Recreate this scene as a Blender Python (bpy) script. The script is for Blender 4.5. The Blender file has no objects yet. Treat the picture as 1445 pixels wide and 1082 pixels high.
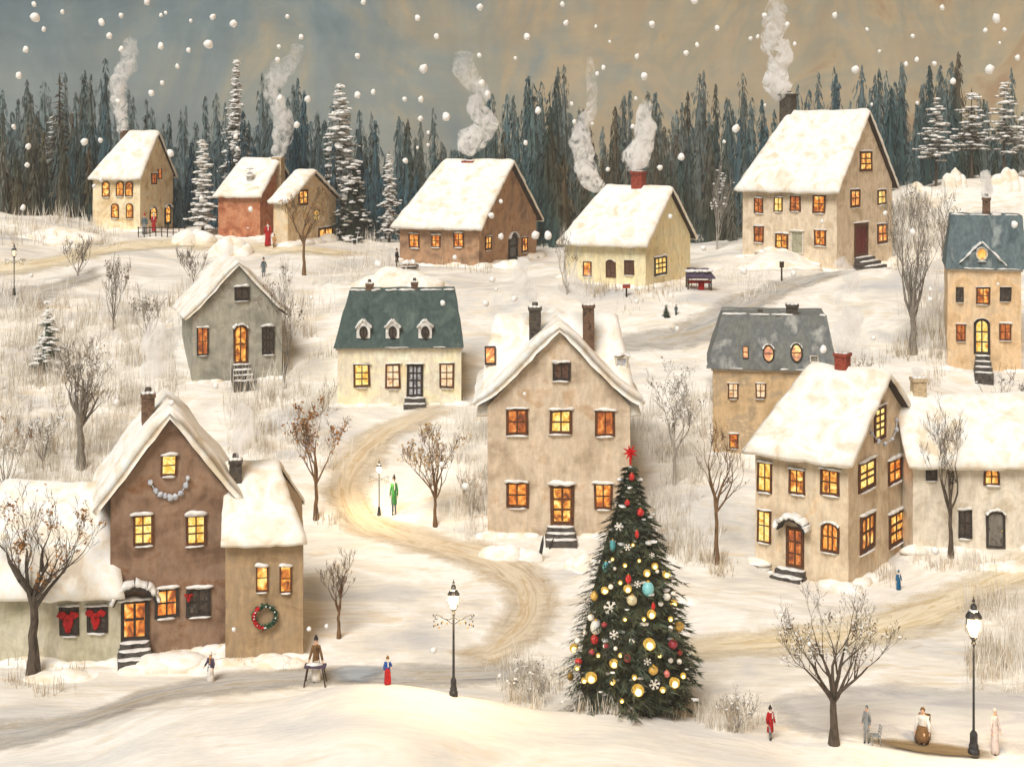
import bpy, bmesh, math, random
import numpy as np
from mathutils import Vector, Matrix, noise

R = math.radians
scene = bpy.context.scene
COL = scene.collection
# ------------------------------------------------------------------ camera numbers
F, XC, YH, HC = 2000.0, 722.5, 200.0, 24.0
CAM = Vector((0, 0, HC))
cd = bpy.data.cameras.new('camera')
cam = bpy.data.objects.new('camera', cd)
COL.objects.link(cam)
cam.location = CAM
cam.rotation_euler = (R(90), 0, 0)
cd.sensor_width = 36
cd.lens = F / 1445 * 36
cd.shift_y = (YH - 541) / 1445
cd.clip_start = 0.5
cd.clip_end = 3000
scene.camera = cam

def ray(x, y):
    return Vector(((x - XC) / F, 1.0, -(y - YH) / F))
def at(x, y, d):
    return CAM + ray(x, y) * d

# ------------------------------------------------------------------ terrain
_P = [(30, 1062), (53, 1068), (57, 1062), (60, 1010), (62, 985), (66, 930), (70, 872), (75, 820), (80, 755), (88, 640), (94, 570), (101, 500), (112, 410)]
_PD = [p[0] for p in _P]
_PZ = [HC - p[0] * (p[1] - YH) / F for p in _P]
_PZ[0] = _PZ[1]
_CX = [-60, 0, 130, 200, 300, 400, 430, 490, 590, 640, 690, 780, 880, 940, 1060, 1130, 1180, 1240, 1330, 1445, 1520]
_CY = [1075, 1062, 1043, 1012, 1000, 990, 982, 966, 970, 984, 992, 1008, 1009, 1022, 1040, 1054, 1049, 1057, 1071, 1076, 1080]
_RX = [-100, 0, 130, 300, 480, 560, 780, 1000, 1040, 1150, 1260, 1445, 1600]
_RY = [296, 300, 318, 330, 328, 345, 352, 352, 345, 320, 268, 246, 240]

def _smooth(xs, ys, sig):
    g = np.arange(xs[0] - 200, xs[-1] + 200, 4.)
    v = np.interp(g, xs, ys)
    k = np.exp(-.5 * (np.arange(-40, 41) * 4. / sig) ** 2)
    return g, np.convolve(np.pad(v, 40, mode='edge'), k / k.sum(), 'valid')
_CX, _CY = _smooth(_CX, _CY, 26)
_RX, _RY = _smooth(_RX, _RY, 30)
def sm(t):
    t = np.clip(t, 0, 1)
    return t * t * (3 - 2 * t)
def wav(X, Y):
    return (np.sin(X * .9 + 1.3 * np.sin(Y * .37)) * np.sin(Y * .7 + .8 * np.sin(X * .5)) * .5
            + np.sin(X * .31 + Y * .23) * np.sin(Y * .29 - X * .17 + 1.) * .9 + np.sin(X * 2.1 + Y * 1.1) * np.sin(Y * 1.7 - X * .9) * .18)
PADS = []
def pad(a, b, z, r0=1.3, r1=4.2):
    PADS.append((a.x, a.y, b.x, b.y, z, r0, r1))
def Hn(X, Y):
    z = _H0(X, Y)
    X = np.asarray(X, float); Y = np.asarray(Y, float)
    for ax, ay, bx, by, pz, r0, r1 in PADS:
        m = (Y > min(ay, by) - r1) & (Y < max(ay, by) + r1) & (X > min(ax, bx) - r1) & (X < max(ax, bx) + r1)
        if not m.any(): continue
        if z.ndim == 0: z = z.reshape(1); X = X.reshape(1); Y = Y.reshape(1); m = m.reshape(1)
        x, y = X[m], Y[m]
        dx, dy = bx - ax, by - ay
        t = np.clip(((x - ax) * dx + (y - ay) * dy) / (dx * dx + dy * dy), 0, 1)
        d = np.hypot(x - ax - t * dx, y - ay - t * dy)
        w_ = sm(1 - (d - r0) / (r1 - r0))
        z[m] = z[m] * (1 - w_) + pz * w_
    return z
def _H0(X, Y):
    X = np.asarray(X, float); Y = np.asarray(Y, float)
    px = XC + F * X / np.maximum(Y, 20)
    base = np.interp(Y, _PD, _PZ)
    zr = HC - 140 * (np.interp(px, _RX, _RY) - YH) / F
    base = np.where(Y > 112, _PZ[-1] + (zr - _PZ[-1]) * np.clip((Y - 112) / 28, 0, 1), base)
    base = np.where(Y > 150, base - (Y - 150) * .012, base)
    zm = HC - 57.3 * (np.interp(px, _CX, _CY) - YH) / F
    k = sm((Y - 57.3) / 4.2)
    k2 = sm((57.3 - Y) / 25)
    z = (zm - k2 * .8) * (1 - k) + base * k
    amp = .10 + .22 * sm((Y - 64) / 30)
    amp = amp * np.where(Y < 58, .35, 1)
    return np.asarray(z + wav(X, Y) * amp)
def H(x, y):
    return float(np.ravel(Hn(x, y))[0])
_SD = np.arange(50, 160, .1)
def ground(x, y):
    r = ray(x, y)
    zz = HC + r.z * _SD
    h = Hn(r.x * _SD, _SD)
    below = np.nonzero((zz <= h) & (_SD > (57.5 if y < 1090 else 50)))[0]
    if len(below) == 0:
        d = 140.
    else:
        i = max(1, int(below[0]))
        g0, g1 = float(zz[i - 1] - h[i - 1]), float(zz[i] - h[i])
        d = float(_SD[i - 1]) + .1 * (g0 / (g0 - g1) if g0 > g1 and g0 > 0 else 1)
    p = CAM + r * d
    p.z = H(p.x, p.y)
    return p

# ------------------------------------------------------------------ materials
def lin(c):
    return tuple(((v / 255) / 12.92 if v <= 10 else ((v / 255 + .055) / 1.055) ** 2.4) for v in c)
def alb(c, k=1.0):
    return tuple(min(.92, v * k) for v in lin(c)) + (1,)

def N(nt, t, **kw):
    n = nt.nodes.new(t)
    for k, v in kw.items():
        if k.startswith('i_'):
            key = k[2:]
            n.inputs[int(key) if key.isdigit() else key].default_value = v
        else:
            setattr(n, k, v)
    return n

def strokes(nt, scale, ns=1.0, detail=5, rough=.6, dist=.4, coord='Object', rnd=True):
    tc = N(nt, 'ShaderNodeTexCoord')
    mp = N(nt, 'ShaderNodeMapping')
    mp.inputs['Scale'].default_value = scale
    if coord == 'World':
        g = N(nt, 'ShaderNodeNewGeometry')
        nt.links.new(g.outputs['Position'], mp.inputs['Vector'])
    else:
        nt.links.new(tc.outputs[coord], mp.inputs['Vector'])
        if rnd:
            oi = N(nt, 'ShaderNodeObjectInfo')
            mu = N(nt, 'ShaderNodeMath', operation='MULTIPLY', i_1=37.0)
            nt.links.new(oi.outputs['Random'], mu.inputs[0])
            nt.links.new(mu.outputs[0], mp.inputs['Location'])
    nz = N(nt, 'ShaderNodeTexNoise')
    nz.inputs['Scale'].default_value = ns
    nz.inputs['Detail'].default_value = detail
    nz.inputs['Roughness'].default_value = rough
    nz.inputs['Distortion'].default_value = dist
    nt.links.new(mp.outputs[0], nz.inputs['Vector'])
    return nz

def ramp(nt, src, stops):
    r = N(nt, 'ShaderNodeValToRGB')
    e = r.color_ramp.elements
    while len(e) < len(stops):
        e.new(.5)
    for el, (p, c) in zip(e, stops):
        el.position = p
        el.color = c if len(c) == 4 else tuple(c) + (1,)
    nt.links.new(src, r.inputs[0])
    return r

def newmat(name):
    m = bpy.data.materials.new(name)
    m.use_nodes = True
    nt = m.node_tree
    b = nt.nodes['Principled BSDF']
    return m, nt, b

def paint(name, cols, big=(1, 1, 1), fine=(6, 6, 1.2), fa=.16, bump=.25, rough=.8, coord='Object', k=1.0, lo=.33, hi=.67, spec=.2, rnd=True):
    """Brush-worked paint: broad patches of the colours, fine strokes over them, slight relief."""
    m, nt, b = newmat(name)
    n1 = strokes(nt, big, coord=coord, rnd=rnd)
    st = [(lo + (hi - lo) * i / max(1, len(cols) - 1), alb(c, k)) for i, c in enumerate(cols)]
    r1 = ramp(nt, n1.outputs['Fac'], st)
    n2 = strokes(nt, fine, detail=3, rough=.7, dist=.2, coord=coord, rnd=rnd)
    r2 = ramp(nt, n2.outputs['Fac'], [(.3, (1 - fa,) * 3), (.7, (1 + fa * .6,) * 3)])
    mx = N(nt, 'ShaderNodeMix', data_type='RGBA', blend_type='MULTIPLY')
    mx.inputs[0].default_value = 1
    nt.links.new(r1.outputs[0], mx.inputs[6])
    nt.links.new(r2.outputs[0], mx.inputs[7])
    nt.links.new(mx.outputs[2], b.inputs['Base Color'])
    b.inputs['Roughness'].default_value = rough
    b.inputs['Specular IOR Level'].default_value = spec
    if bump:
        bp = N(nt, 'ShaderNodeBump')
        bp.inputs['Strength'].default_value = bump
        bp.inputs['Distance'].default_value = .05
        nt.links.new(n2.outputs['Fac'], bp.inputs['Height'])
        nt.links.new(bp.outputs[0], b.inputs['Normal'])
    return m

def glow(name, cols, strength=1.0, scale=(2.6, 2.6, 2.0)):
    """Lit glass: patchy warm light of a room behind curtains."""
    m, nt, b = newmat(name)
    n1 = strokes(nt, scale, detail=2, rough=.5, dist=.9)
    st = [(.3 + .4 * i / (len(cols) - 1), lin(c) + (1,)) for i, c in enumerate(cols)]
    r1 = ramp(nt, n1.outputs['Fac'], st)
    nt.links.new(r1.outputs[0], b.inputs['Emission Color'])
    b.inputs['Emission Strength'].default_value = strength
    b.inputs['Base Color'].default_value = (.02, .015, .01, 1)
    b.inputs['Roughness'].default_value = .35
    return m

SNOWC = [(214, 208, 198), (240, 231, 214), (250, 245, 234), (243, 232, 212)]
M = {}
M['snow'] = paint('roof_snow', [(224, 210, 184), (243, 235, 220), (251, 248, 241), (244, 236, 220), (228, 214, 192)], big=(.6, .6, .6), fine=(4, 2., 2.), fa=.05, bump=.22, rough=.9)
M['snow_cool'] = paint('pale_snow', [(206, 205, 203), (232, 230, 224), (250, 248, 243)], big=(2.5, 2.5, 2.5), fine=(9, 9, 9), fa=.08, bump=.3, rough=.9)
M['mound'] = paint('drift_snow', [(232, 216, 188), (242, 234, 218), (251, 248, 242), (240, 231, 214)], big=(.8, .8, 1.4), fine=(2, 2, 7), fa=.06, bump=.4, rough=.9)
M['smoke_lump'] = None
M['wood_dark'] = paint('dark_wood', [(48, 38, 30), (70, 54, 40), (36, 30, 26)], fine=(9, 9, 2))
M['frame_brown'] = paint('brown_window_wood', [(72, 44, 26), (104, 66, 40), (54, 36, 26)], big=(3, 3, 3), fine=(12, 12, 3))
M['frame_dark'] = paint('dark_window_wood', [(40, 36, 34), (66, 58, 52), (30, 28, 28)], big=(3, 3, 3), fine=(12, 12, 3))
M['frame_pale'] = paint('pale_window_wood', [(196, 186, 168), (220, 212, 196), (176, 164, 144)], big=(3, 3, 3), fine=(12, 12, 3))
M['amber'] = glow('amber_lit_glass', [(96, 48, 18), (190, 104, 30), (244, 178, 76), (255, 226, 142)], 1.2)
M['yellow'] = glow('yellow_lit_glass', [(196, 120, 30), (248, 194, 80), (255, 230, 146), (250, 186, 66)], 1.1)
M['orange'] = glow('orange_lit_glass', [(112, 52, 18), (196, 98, 28), (240, 152, 56), (255, 214, 128)], 1.15)
M['rust'] = glow('rust_lit_glass', [(92, 40, 18), (160, 76, 28), (204, 108, 40), (232, 156, 80)], 1.0)
M['peach'] = glow('peach_lit_glass', [(196, 132, 84), (236, 196, 148), (250, 226, 190), (232, 180, 120)])
M['dim'] = paint('dim_glass', [(58, 48, 42), (92, 80, 70), (44, 40, 38), (120, 108, 96)], big=(4, 4, 4), rough=.3)
M['plum'] = paint('plum_brown_glass', [(70, 48, 40), (110, 84, 70), (58, 42, 36)], big=(4, 4, 4), rough=.3)
M['slateglass'] = paint('blue_grey_glass', [(96, 100, 112), (160, 164, 176), (210, 212, 216), (80, 84, 96)], big=(4, 4, 4), rough=.3)
M['red_door'] = paint('dark_red_paint', [(84, 30, 28), (112, 40, 36), (66, 26, 26)], big=(3, 3, 2))
M['sage_door'] = paint('sage_paint', [(150, 148, 124), (176, 172, 148), (138, 138, 116)], big=(3, 3, 2))
M['grey_door'] = paint('weathered_grey_paint', [(92, 88, 80), (132, 126, 116), (74, 70, 66)], big=(3, 3, 2))
M['metal'] = paint('black_iron', [(24, 24, 26), (48, 48, 50), (18, 18, 20)], big=(4, 4, 4), rough=.5, spec=.4)
M['brick_red'] = paint('red_brick', [(128, 54, 40), (158, 74, 54), (104, 44, 36)], big=(3, 3, 3), fine=(4, 4, 16), fa=.3)
M['brick_brown'] = paint('brown_brick', [(84, 64, 50), (122, 96, 76), (64, 50, 42)], big=(3, 3, 3), fine=(4, 4, 16), fa=.3)
M['brick_dark'] = paint('sooty_brick', [(58, 52, 46), (92, 84, 74), (44, 40, 38)], big=(3, 3, 3), fine=(4, 4, 16), fa=.3)
M['brick_tan'] = paint('tan_brick', [(176, 156, 124), (206, 184, 148), (150, 130, 102)], big=(3, 3, 3), fine=(4, 4, 16), fa=.2)
M['step'] = paint('dark_stone_step', [(60, 56, 52), (92, 86, 80), (46, 44, 42)], big=(3, 3, 3))
M['slate_teal'] = paint('teal_slate', [(58, 74, 72), (78, 94, 90), (66, 82, 80), (92, 106, 100)], big=(.7, .7, .35), fine=(5, 5, .8), fa=.26, bump=.35)
M['slate_blue'] = paint('blue_slate', [(76, 92, 96), (100, 116, 118), (84, 98, 102), (140, 150, 148)], big=(.7, .7, .35), fine=(5, 5, .8), fa=.26, bump=.35)
M['slate_grey'] = paint('grey_slate', [(100, 104, 102), (122, 124, 118), (108, 112, 112), (168, 168, 162)], big=(.7, .7, .35), fine=(5, 5, .8), fa=.26, bump=.35)
M['red'] = paint('red_cloth', [(150, 18, 20), (190, 28, 28), (120, 14, 18)], big=(4, 4, 4), rough=.7)
M['gold'] = paint('gold_paint', [(170, 120, 36), (214, 166, 66), (140, 96, 30)], big=(8, 8, 8), rough=.4)
M['star'] = paint('red_star_paint', [(176, 16, 18), (206, 26, 26)], big=(4, 4, 4), rough=.5)

def wall_mat(name, cols):
    return paint(name, cols, big=(.6, .6, .75), fine=(3.2, 3.2, .9), fa=.20, bump=.55, lo=.34, hi=.66, k=1.2)

# ------------------------------------------------------------------ mesh builder
def nv(v, s=1.0, o=0.0):
    return noise.noise_vector(Vector((v[0] * s + o, v[1] * s + o * .7, v[2] * s - o)))

def _ico(sub):
    bm = bmesh.new()
    bmesh.ops.create_icosphere(bm, subdivisions=sub, radius=1)
    v = [tuple(x.co) for x in bm.verts]
    f = [tuple(y.index for y in x.verts) for x in bm.faces]
    bm.free()
    return v, f
ICO = {1: _ico(1), 2: _ico(2), 3: _ico(3)}

class MB:
    def __init__(s):
        s.v, s.f = [], []
    def add(s, vs, fs):
        o = len(s.v)
        s.v += [tuple(v) for v in vs]
        s.f += [tuple(i + o for i in f) for f in fs]
    def box(s, x0, x1, y0, y1, z0, z1, T=None):
        vs = [Vector((x, y, z)) for z in (z0, z1) for y in (y0, y1) for x in (x0, x1)]
        if T is not None:
            vs = [T @ v for v in vs]
        s.add(vs, [(0, 2, 3, 1), (4, 5, 7, 6), (0, 1, 5, 4), (2, 6, 7, 3), (0, 4, 6, 2), (1, 3, 7, 5)])
    def grid(s, a, b, c, d, nu, nv_):
        """bilinear patch a-b (bottom) d-c (top)"""
        a, b, c, d = map(Vector, (a, b, c, d))
        vs = []
        for j in range(nv_ + 1):
            t = j / nv_
            p, q = a.lerp(d, t), b.lerp(c, t)
            for i in range(nu + 1):
                vs.append(p.lerp(q, i / nu))
        fs = [(j * (nu + 1) + i, j * (nu + 1) + i + 1, (j + 1) * (nu + 1) + i + 1, (j + 1) * (nu + 1) + i) for j in range(nv_) for i in range(nu)]
        s.add(vs, fs)
    def tube(s, pts, rad, n=6, cap=True):
        pts = [Vector(p) for p in pts]
        k = len(pts)
        vs = []
        up = Vector((.31, .95, .05)).normalized()
        for i, p in enumerate(pts):
            d = (pts[min(i + 1, k - 1)] - pts[max(i - 1, 0)])
            if d.length < 1e-9:
                d = Vector((0, 0, 1))
            d.normalize()
            a = d.cross(up)
            if a.length < .1:
                a = d.cross(Vector((1, 0, 0)))
            a.normalize()
            b = d.cross(a)
            r = rad[i] if hasattr(rad, '__len__') else rad
            for j in range(n):
                t = 2 * math.pi * j / n
                vs.append(p + (a * math.cos(t) + b * math.sin(t)) * r)
        fs = [(i * n + j, i * n + (j + 1) % n, (i + 1) * n + (j + 1) % n, (i + 1) * n + j) for i in range(k - 1) for j in range(n)]
        if cap:
            fs += [tuple(range(n - 1, -1, -1)), tuple((k - 1) * n + j for j in range(n))]
        s.add(vs, fs)
    def lathe(s, prof, n=14, c=(0, 0, 0), sx=1, sy=1):
        c = Vector(c)
        vs = [c + Vector((r * math.cos(2 * math.pi * j / n) * sx, r * math.sin(2 * math.pi * j / n) * sy, z)) for r, z in prof for j in range(n)]
        k = len(prof)
        fs = [(i * n + j, i * n + (j + 1) % n, (i + 1) * n + (j + 1) % n, (i + 1) * n + j) for i in range(k - 1) for j in range(n)]
        fs += [tuple(range(n - 1, -1, -1)), tuple((k - 1) * n + j for j in range(n))]
        s.add(vs, fs)
    def lump(s, c, r, seed=0, sub=2, amp=.25, freq=1.4, T=None):
        c = Vector(c)
        vs = []
        for v in ICO[sub][0]:
            v = Vector(v)
            q = v * (1 + amp * noise.noise(v * freq + Vector((seed * 7.3, seed * 3.1, -seed * 5.7))) + amp * .5 * noise.noise(v * freq * 2.7 + Vector((seed, 9., seed * 2.))))
            q = Vector((q.x * r[0], q.y * r[1], q.z * r[2])) + c
            vs.append(T @ q if T is not None else q)
        s.add(vs, ICO[sub][1])
    def bar(s, T, A, B, hgt, d0, d1, seed=0, taper=True, n=12):
        """a bank of snow lying along A-B (x, y of frame T), from depth d0 to d1"""
        A, B = Vector((A[0], A[1], 0)), Vector((B[0], B[1], 0))
        ax = (B - A).normalized()
        up = Vector((-ax.y, ax.x, 0))
        if up.y < 0: up = -up
        m = 8
        vs = []
        for i in range(n + 1):
            t = i / n
            e = (1 - abs(2 * t - 1) ** 5) if taper else 1
            P = A.lerp(B, t)
            q = Vector((P.x * 2.3 + seed * 3.7, P.y * 2.3, seed))
            hh = hgt * (.75 + .7 * noise.noise(q)) * (.25 + .75 * e)
            dd = (d1 - d0) * (1 + .25 * noise.noise(q * 1.7 + Vector((9, 0, 0)))) * (.5 + .5 * e)
            sag = hgt * .35 * (.5 + noise.noise(q * 1.3 + Vector((0, 7, 0))))
            for j in range(m):
                a = 2 * math.pi * j / m
                v = P + up * (math.sin(a) * hh * .5 + hh * .35 - (sag if math.sin(a) < -.1 and math.cos(a) > .2 else 0)) + Vector((0, 0, d0 + dd * (.5 + .5 * math.cos(a))))
                vs.append(T @ v)
        fs = [(i * m + j, i * m + (j + 1) % m, (i + 1) * m + (j + 1) % m, (i + 1) * m + j) for i in range(n) for j in range(m)]
        fs += [tuple(range(m - 1, -1, -1)), tuple(n * m + j for j in range(m))]
        s.add(vs, fs)
    def wob(s, amp, f=1.0, o=0.0, only=None):
        for i, v in enumerate(s.v):
            d = nv(v, f, o) * amp + nv(v, f * 3.3, o + 5) * amp * .4
            s.v[i] = (v[0] + d.x, v[1] + d.y, v[2] + d.z)
        return s
    def xf(s, T):
        s.v = [tuple(T @ Vector(v)) for v in s.v]
        return s
    def build(s, name, mat, parent=None, smooth=False):
        me = bpy.data.meshes.new(name)
        me.from_pydata(s.v, [], s.f)
        me.update()
        me.materials.append(mat)
        if smooth:
            me.polygons.foreach_set('use_smooth', [True] * len(me.polygons))
        o = bpy.data.objects.new(name, me)
        COL.objects.link(o)
        if parent is not None:
            o.parent = parent
        return o

def tag(o, label=None, cat=None, group=None, kind=None):
    if label: o['label'] = label
    if cat: o['category'] = cat
    if group: o['group'] = group
    if kind: o['kind'] = kind
    return o
def empty(name, loc, label, cat, rz=0, group=None):
    o = bpy.data.objects.new(name, None)
    o.empty_display_size = .3
    COL.objects.link(o)
    o.location = loc
    o.rotation_euler = (0, 0, rz)
    return tag(o, label, cat, group)
def copy_tree(o, parent=None):
    c = o.copy()
    COL.objects.link(c)
    if parent is not None:
        c.parent = parent
    for ch in list(o.children):
        copy_tree(ch, c)
    return c

# ------------------------------------------------------------------ world, sun
w = bpy.data.worlds.new('World')
scene.world = w
w.use_nodes = True
nt = w.node_tree
bg = nt.nodes['Background']
sky = N(nt, 'ShaderNodeTexSky', sky_type='NISHITA')
sky.sun_disc = False
SUN_EL, SUN_AZ = R(50), math.atan2(-.42, -1)      # azimuth clockwise from +Y
sky.sun_elevation = SUN_EL
sky.sun_rotation = SUN_AZ % (2 * math.pi)
tc = N(nt, 'ShaderNodeTexCoord')
def wnoise(scale, det=5, dist=.6, rough=.6):
    mp = N(nt, 'ShaderNodeMapping'); mp.inputs['Scale'].default_value = scale
    nt.links.new(tc.outputs['Generated'], mp.inputs['Vector'])
    nz = N(nt, 'ShaderNodeTexNoise'); nz.inputs['Scale'].default_value = 1; nz.inputs['Detail'].default_value = det
    nz.inputs['Distortion'].default_value = dist; nz.inputs['Roughness'].default_value = rough
    nt.links.new(mp.outputs[0], nz.inputs['Vector'])
    return nz
sep = N(nt, 'ShaderNodeSeparateXYZ'); nt.links.new(tc.outputs['Generated'], sep.inputs[0])
nb = wnoise((11, 11, 8), 6, 1.6, .62)
# overcast cloud deck: cool grey bank to one side, tan bank to the other
ma = N(nt, 'ShaderNodeMath', operation='MULTIPLY_ADD', i_1=1.25, i_2=.5); nt.links.new(sep.outputs['X'], ma.inputs[0])
mb_ = N(nt, 'ShaderNodeMath', operation='MULTIPLY_ADD', i_1=1.5, i_2=-.75); nt.links.new(nb.outputs['Fac'], mb_.inputs[0])
mc = N(nt, 'ShaderNodeMath', operation='ADD'); nt.links.new(ma.outputs[0], mc.inputs[0]); nt.links.new(mb_.outputs[0], mc.inputs[1])
cr = ramp(nt, mc.outputs[0], [(.0, lin((98, 110, 112))), (.22, lin((112, 122, 120))), (.40, lin((128, 130, 120))), (.54, lin((150, 138, 114))), (.66, lin((168, 143, 107))), (.76, lin((150, 137, 110))), (.88, lin((172, 146, 107))), (1.0, lin((154, 116, 74)))])
fn = wnoise((16, 16, 90), det=5, dist=.6)
fr = ramp(nt, fn.outputs['Fac'], [(.3, (.93,) * 3), (.7, (1.06,) * 3)])
fn2 = wnoise((34, 34, 11), det=5, dist=.8)
fr2 = ramp(nt, fn2.outputs['Fac'], [(.3, (.86,) * 3), (.7, (1.12,) * 3)])
m1 = N(nt, 'ShaderNodeMix', data_type='RGBA', blend_type='MULTIPLY'); m1.inputs[0].default_value = 1
nt.links.new(cr.outputs[0], m1.inputs[6]); nt.links.new(fr.outputs[0], m1.inputs[7])
m2 = N(nt, 'ShaderNodeMix', data_type='RGBA', blend_type='MULTIPLY'); m2.inputs[0].default_value = 1
nt.links.new(m1.outputs[2], m2.inputs[6]); nt.links.new(fr2.outputs[0], m2.inputs[7])
vm = N(nt, 'ShaderNodeVectorMath', operation='SCALE'); vm.inputs['Scale'].default_value = .95 / .1
nt.links.new(m2.outputs[2], vm.inputs[0])
mixs = N(nt, 'ShaderNodeMix', data_type='RGBA'); mixs.inputs[0].default_value = .94
nt.links.new(sky.outputs[0], mixs.inputs[6]); nt.links.new(vm.outputs[0], mixs.inputs[7])
nt.links.new(mixs.outputs[2], bg.inputs['Color'])
bg.inputs['Strength'].default_value = .1

sl = bpy.data.lights.new('sun', 'SUN')
sl.energy = 3.1
sl.angle = R(28)
sl.color = (1.0, .955, .915)
so = bpy.data.objects.new('sun', sl)
COL.objects.link(so)
sd = Vector((math.sin(SUN_AZ) * math.cos(SUN_EL), math.cos(SUN_AZ) * math.cos(SUN_EL), math.sin(SUN_EL)))
so.rotation_euler = sd.to_track_quat('Z', 'Y').to_euler()
so.location = (-20, -20, 60)
vs = scene.view_settings
vs.view_transform = 'Standard'
vs.look = 'None'
vs.exposure = 0.2
vs.gamma = 1
scene.cycles.transparent_max_bounces = 32
scene.cycles.max_bounces = 12
scene.cycles.volume_bounces = 12
scene.cycles.use_denoising = True

# ------------------------------------------------------------------ ground
def make_ground():
    ys = np.concatenate([np.arange(-30, 48, 6), np.arange(48, 70, .35), np.arange(70, 160, .7), np.arange(160, 260, 10), np.array([280, 320, 380, 460])])
    u = np.concatenate([np.arange(-1.2, -.47, .06), np.linspace(-.46, .46, 241), np.arange(.52, 1.26, .06)])
    V, Fc = [], []
    wd = []
    for y in ys:
        xx = u * max(y, 50)
        z = Hn(xx, np.full_like(xx, y))
        V += list(zip(xx.tolist(), [float(y)] * len(u), z.tolist()))
    n = len(u)
    for j in range(len(ys) - 1):
        for i in range(n - 1):
            Fc.append((j * n + i, j * n + i + 1, (j + 1) * n + i + 1, (j + 1) * n + i))
    mb = MB(); mb.v, mb.f = V, Fc
    m, nt, b = newmat('snowfield')
    n1 = strokes(nt, (.10, .16, .16), detail=6, rough=.62, dist=1.2, coord='World')
    r1 = ramp(nt, n1.outputs['Fac'], [(.27, alb((192, 192, 193))), (.39, alb((212, 209, 203))), (.49, alb((231, 225, 213))), (.56, alb((244, 241, 234))), (.63, alb((232, 224, 208))), (.76, alb((212, 208, 202)))])
    n2 = strokes(nt, (.5, 3.2, 3.2), detail=5, rough=.7, dist=.8, coord='World')
    r2 = ramp(nt, n2.outputs['Fac'], [(.28, (.85, .845, .84)), (.5, (.985, .98, .97)), (.72, (1.08, 1.07, 1.05))])
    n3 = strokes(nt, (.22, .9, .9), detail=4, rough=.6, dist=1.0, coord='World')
    r3 = ramp(nt, n3.outputs['Fac'], [(.56, (1, 1, 1)), (.70, lin((240, 220, 186)) )])  # ochre patches: warm window light put into the snow colour
    a = N(nt, 'ShaderNodeMix', data_type='RGBA', blend_type='MULTIPLY'); a.inputs[0].default_value = 1
    nt.links.new(r1.outputs[0], a.inputs[6]); nt.links.new(r2.outputs[0], a.inputs[7])
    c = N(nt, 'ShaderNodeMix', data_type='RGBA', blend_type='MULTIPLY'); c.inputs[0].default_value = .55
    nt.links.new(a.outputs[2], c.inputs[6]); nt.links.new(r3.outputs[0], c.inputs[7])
    geo = N(nt, 'ShaderNodeNewGeometry'); sp_ = N(nt, 'ShaderNodeSeparateXYZ'); nt.links.new(geo.outputs['Position'], sp_.inputs[0])
    rr_ = N(nt, 'ShaderNodeMapRange'); rr_.inputs['From Min'].default_value = 57.2; rr_.inputs['From Max'].default_value = 59.2; rr_.inputs['To Min'].default_value = .35; rr_.inputs['To Max'].default_value = 0
    nt.links.new(sp_.outputs['Y'], rr_.inputs['Value'])
    fsn = N(nt, 'ShaderNodeMix', data_type='RGBA'); fsn.inputs[7].default_value = alb((240, 237, 231))
    nt.links.new(rr_.outputs['Result'], fsn.inputs[0]); nt.links.new(c.outputs[2], fsn.inputs[6])
    nt.links.new(fsn.outputs[2], b.inputs['Base Color'])
    b.inputs['Roughness'].default_value = .9
    b.inputs['Specular IOR Level'].default_value = .15
    bp = N(nt, 'ShaderNodeBump'); bp.inputs['Strength'].default_value = .5; bp.inputs['Distance'].default_value = .12
    nt.links.new(n2.outputs['Fac'], bp.inputs['Height']); nt.links.new(bp.outputs[0], b.inputs['Normal'])
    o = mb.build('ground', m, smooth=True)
    tag(o, kind='structure')
def catmull(pts, n):
    P = [np.array(p, float) for p in pts]
    P = [2 * P[0] - P[1]] + P + [2 * P[-1] - P[-2]]
    out = []
    for i in range(1, len(P) - 2):
        for k in range(n):
            t = k / n
            out.append(.5 * (2 * P[i] + (P[i + 1] - P[i - 1]) * t + (2 * P[i - 1] - 5 * P[i] + 4 * P[i + 1] - P[i + 2]) * t * t + (3 * P[i] - P[i - 1] - 3 * P[i + 1] + P[i + 2]) * t ** 3))
    out.append(P[-2])
    return out

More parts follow.
